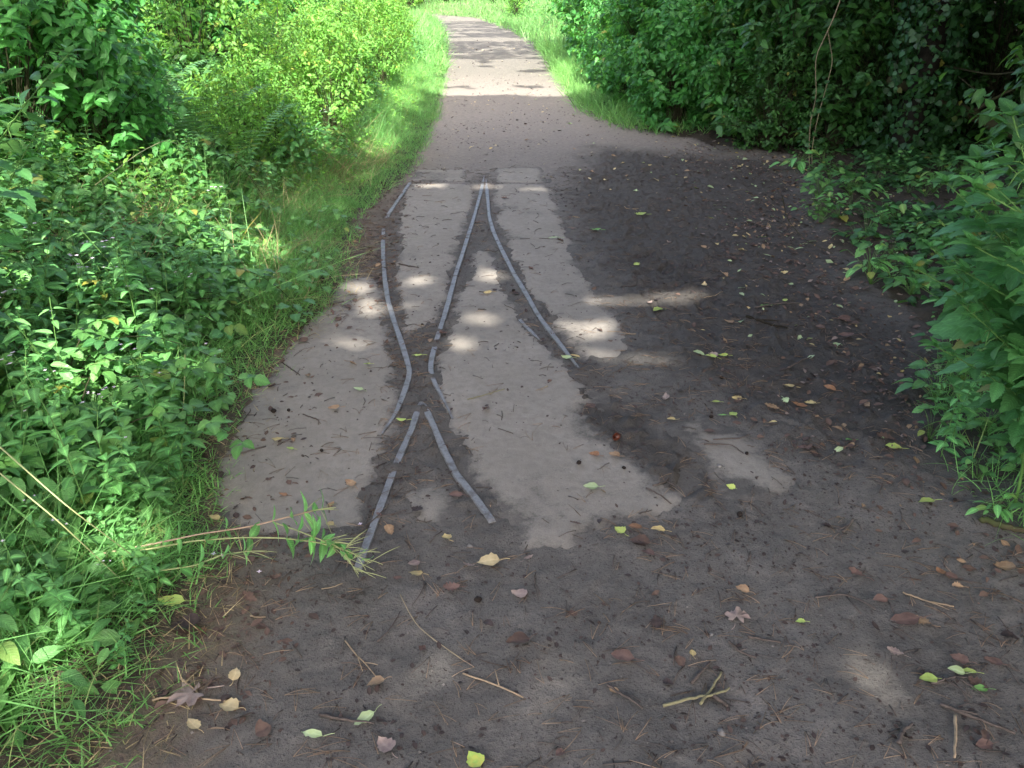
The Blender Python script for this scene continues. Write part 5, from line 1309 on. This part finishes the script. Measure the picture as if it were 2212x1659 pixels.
for u, v, lb in [(1537, 1369, 'pale grey pebble in the mud near a spray of needles'), (1558, 1758 * .9, 'small pale pebble on the open near mud'), (1016, 1178, 'white pebble just before the bare rail end'), (1555, 1010, 'light pebble at the edge of the muddy slab patch')]:
    o = lay('pebble', pme, None, *G(u, v)[:2], rng.random() * 6, .2, .0); s = rng.uniform(.007, .012); o.scale = (s, s, s)
    tag(o, lb, 'pebble', 'pebbles in the mud')

# ------------------------------------------------------------------ trees overhead that shade the path
def ell(u, v, ru, rv):
    c = G(u, v); a = G(u + ru, v); b = G(u, v - rv); d = G(u, v + rv)
    return c[0], (b[1] + d[1]) / 2, abs(a[0] - c[0]), abs(b[1] - d[1]) / 2
SPOTS = [ell(*s) for s in [(808, 665, 62, 20), (770, 622, 45, 12), (930, 606, 40, 11), (1062, 598, 36, 13), (1032, 691, 46, 14), (1275, 705, 85, 12), (1330, 651, 58, 12), (1475, 637, 55, 13), (1250, 740, 34, 10), (1345, 765, 90, 11),
                           (1400, 776, 50, 8), (1050, 405, 46, 6), (940, 402, 40, 5), (1010, 745, 30, 11), (1160, 412, 40, 5), (1330, 400, 30, 5), (760, 735, 30, 8),
                           (2010, 600, 20, 8), (150, 640, 60, 25)]]
SOFT = [ell(*s) for s in [(1150, 1470, 190, 40), (940, 1545, 170, 62), (1790, 1440, 160, 78)]]
def lit_amount(x, y):
    L = np.zeros(x.shape)
    a = xL(y) - x; b = x - xR(y)
    n1 = fbm(x * 1.6, y * 1.6, 3, 201)
    band = sstep(12.0, 12.25, y) * sstep(17.6, 17.3, y)
    L = np.maximum(L, .96 * band * sstep(-9, -8, x) * sstep(4.5, 3.0, x))
    L = np.maximum(L, .12 * sstep(17.3, 17.6, y)); L = np.maximum(L, .95 * sstep(21.6, 21.9, y) * sstep(23.0, 22.6, y)); L = np.maximum(L, .22 * sstep(23, 23.3, y)); L = np.maximum(L, .9 * sstep(29, 30.5, y))
    L = np.maximum(L, .92 * sstep(12.0, 13, y) * sstep(.0, .3, a)); L = np.maximum(L, .7 * sstep(12.5, 14, y) * sstep(.3, .8, b) * sstep(4.5, 3., x))
    L = np.maximum(L, .75 * sstep(.15, .5, a) * sstep(6.0, 8.2, y) * sstep(3.2, 1.8, a)); L = np.maximum(L, .35 * sstep(.15, .5, a) * sstep(6.0, 8.2, y))            # left verge grass and shrubs
    L = np.maximum(L, .30 * sstep(.45, 1.0, a) * sstep(3.6, 5.2, y))           # bank, dappled
    L = np.maximum(L, .24 * sstep(.9, 1.5, a) * sstep(1.0, 2.2, y))
    L = np.maximum(L, .16 * sstep(.1, .4, a))
    L = np.maximum(L, .34 * sstep(.9, 1.1, b) * sstep(2.6, 1.2, b) * sstep(9.6, 10.6, y))
    return L
tree_at = [(-5.2, -4.5), (3.6, -5.2), (6.8, .5), (-7.5, 3.5), (7.4, 5.5), (5.5, 14.5), (-6.8, 12.5)]
ca = [Acc() for _ in tree_at]
rank = lambda v: (np.argsort(np.argsort(v.ravel())) / v.size).reshape(v.shape)
for layer in range(4):
    sp_ = .105
    X, Y = np.meshgrid(np.arange(-9, 10, sp_), np.arange(-3, 34, sp_))
    X = (X + rng.uniform(-.06, .06, X.shape)).ravel(); Y = (Y + rng.uniform(-.06, .06, Y.shape)).ravel()
    nz = rank(fbm(X * 1.9 + 3, Y * 1.9, 4, 210) + .0 * X)
    keep = nz > lit_amount(X, Y)
    for (cx_, cy_, rx_, ry_) in SPOTS:
        q = np.hypot((X - cx_) / (rx_ + .05), (Y - cy_) / (ry_ * .85 + .05)); wob = .75 * (fbm(X * 7, Y * 7, 3, 220) - .5) * 2
        keep &= (q + wob > 1)
    thin = rng.random(X.shape)
    for (cx_, cy_, rx_, ry_) in SOFT:
        keep &= ~((np.hypot((X - cx_) / (rx_ + .10), (Y - cy_) / (ry_ + .10)) + .8 * (fbm(X * 6, Y * 6, 3, 221) - .5) < 1) & (thin > .33))
    keep &= ~((xL(Y) - X > .15) & (thin > .40))
    keep &= ~((Y > 17) & (thin > .2))
    X, Y = X[keep], Y[keep]; m = len(X)
    Z = 7.0 + 1.0 * layer + rng.uniform(0, 1.0, m) + .6 * fbm(X * .5, Y * .5, 2, 230)
    P = np.stack([X, Y, 0 * X], 1) + TS[None] * (Z / TS[2])[:, None]
    D = rng.normal(0, 1, (m, 3)); NN = TS[None] + rng.normal(0, .38, (m, 3)); D -= NN * (np.sum(D * NN, 1) / np.sum(NN * NN, 1))[:, None]
    tid = np.argmin([np.hypot(P[:, 0] - a_, P[:, 1] - b_) for a_, b_ in tree_at], axis=0)
    for k in range(len(tree_at)):
        s_ = tid == k; mm = int(s_.sum())
        ca[k].inst(L_ROUND, P[s_] - norm(D[s_]) * .08, basis(D[s_], NN[s_]), rng.uniform(.15, .19, mm), cols(mm))
tl = ['tall shade tree behind the camera on the bank side', 'tall shade tree behind the camera on the clearing side', 'tall shade tree beside the clearing outside the nettles', 'tall shade tree on top of the bramble bank',
      'tall shade tree behind the fallen log', 'tall shade tree behind the hedge', 'tall shade tree behind the far verge shrubs']
for k, (x, y) in enumerate(tree_at):
    if not ca[k].n: continue
    t = empty('tree', (x, y, float(gh(x, y)) - .1))
    a = Acc(); z = np.linspace(0, 8.5, 16)
    tube(a, np.stack([.08 * np.sin(z), .08 * np.cos(z * .7), z], 1), .2 * (1 + .7 * np.exp(-z * 3)) * np.linspace(1, .45, 16), 12)
    Vc = np.concatenate(ca[k].V); 
    for q in range(12):
        e = Vc[rng.integers(len(Vc))] - np.array(t.location); zz = rng.uniform(3.5, 8.)
        # a limb must not cross the open sky gaps near the camera axis, it stays among the leaves
        tube(a, smooth_line([[0, 0, zz], e * [.45, .45, 1] * [1, 1, .9], e], 9), np.linspace(.06, .012, 9), 6)
    link('trunk', a.mesh('trunk'), M['bark'], t)
    ca[k].V = [v - np.array(t.location, np.float32) for v in ca[k].V]
    link('crown', ca[k].mesh('crown'), M['canopy'], t)
    tag(t, tl[k], 'tree')

# ------------------------------------------------------------------ light, sky, camera
w = bpy.data.worlds.new('World'); SC.world = w; w.use_nodes = True
nt = w.node_tree; bg = nt.nodes['Background']
sky = nt.nodes.new('ShaderNodeTexSky'); sky.sky_type = 'NISHITA'; sky.sun_disc = False
sky.sun_elevation = SUN_EL; sky.sun_rotation = PI - SUN_AZ
sky.air_density = .7; sky.dust_density = 6.0; sky.ozone_density = .2
nt.links.new(sky.outputs[0], bg.inputs[0]); bg.inputs[1].default_value = .15
sd = bpy.data.lights.new('sun', 'SUN'); sd.energy = 3.4; sd.angle = math.radians(.53); sd.color = (1, .95, .86)
so = bpy.data.objects.new('sun', sd); COL.objects.link(so)
from mathutils import Vector
so.rotation_euler = Vector(TS).to_track_quat('Z', 'Y').to_euler(); so.location = (1, -6, 12)

cd = bpy.data.cameras.new('camera'); co = bpy.data.objects.new('camera', cd); COL.objects.link(co)
cd.sensor_width = 36; cd.lens = 36 * F / 2212; cd.clip_end = 500; cd.clip_start = .02
co.location = (0, 0, H); co.rotation_euler = (PI / 2 - PITCH, 0, 0)
SC.camera = co
vs = SC.view_settings; vs.view_transform = 'Standard'; vs.look = 'None'; vs.gamma = 1; vs.exposure = 2.2
SC.cycles.max_bounces = 8; SC.cycles.transparent_max_bounces = 8
try:
    SC.cycles.use_denoising = True
except Exception: pass
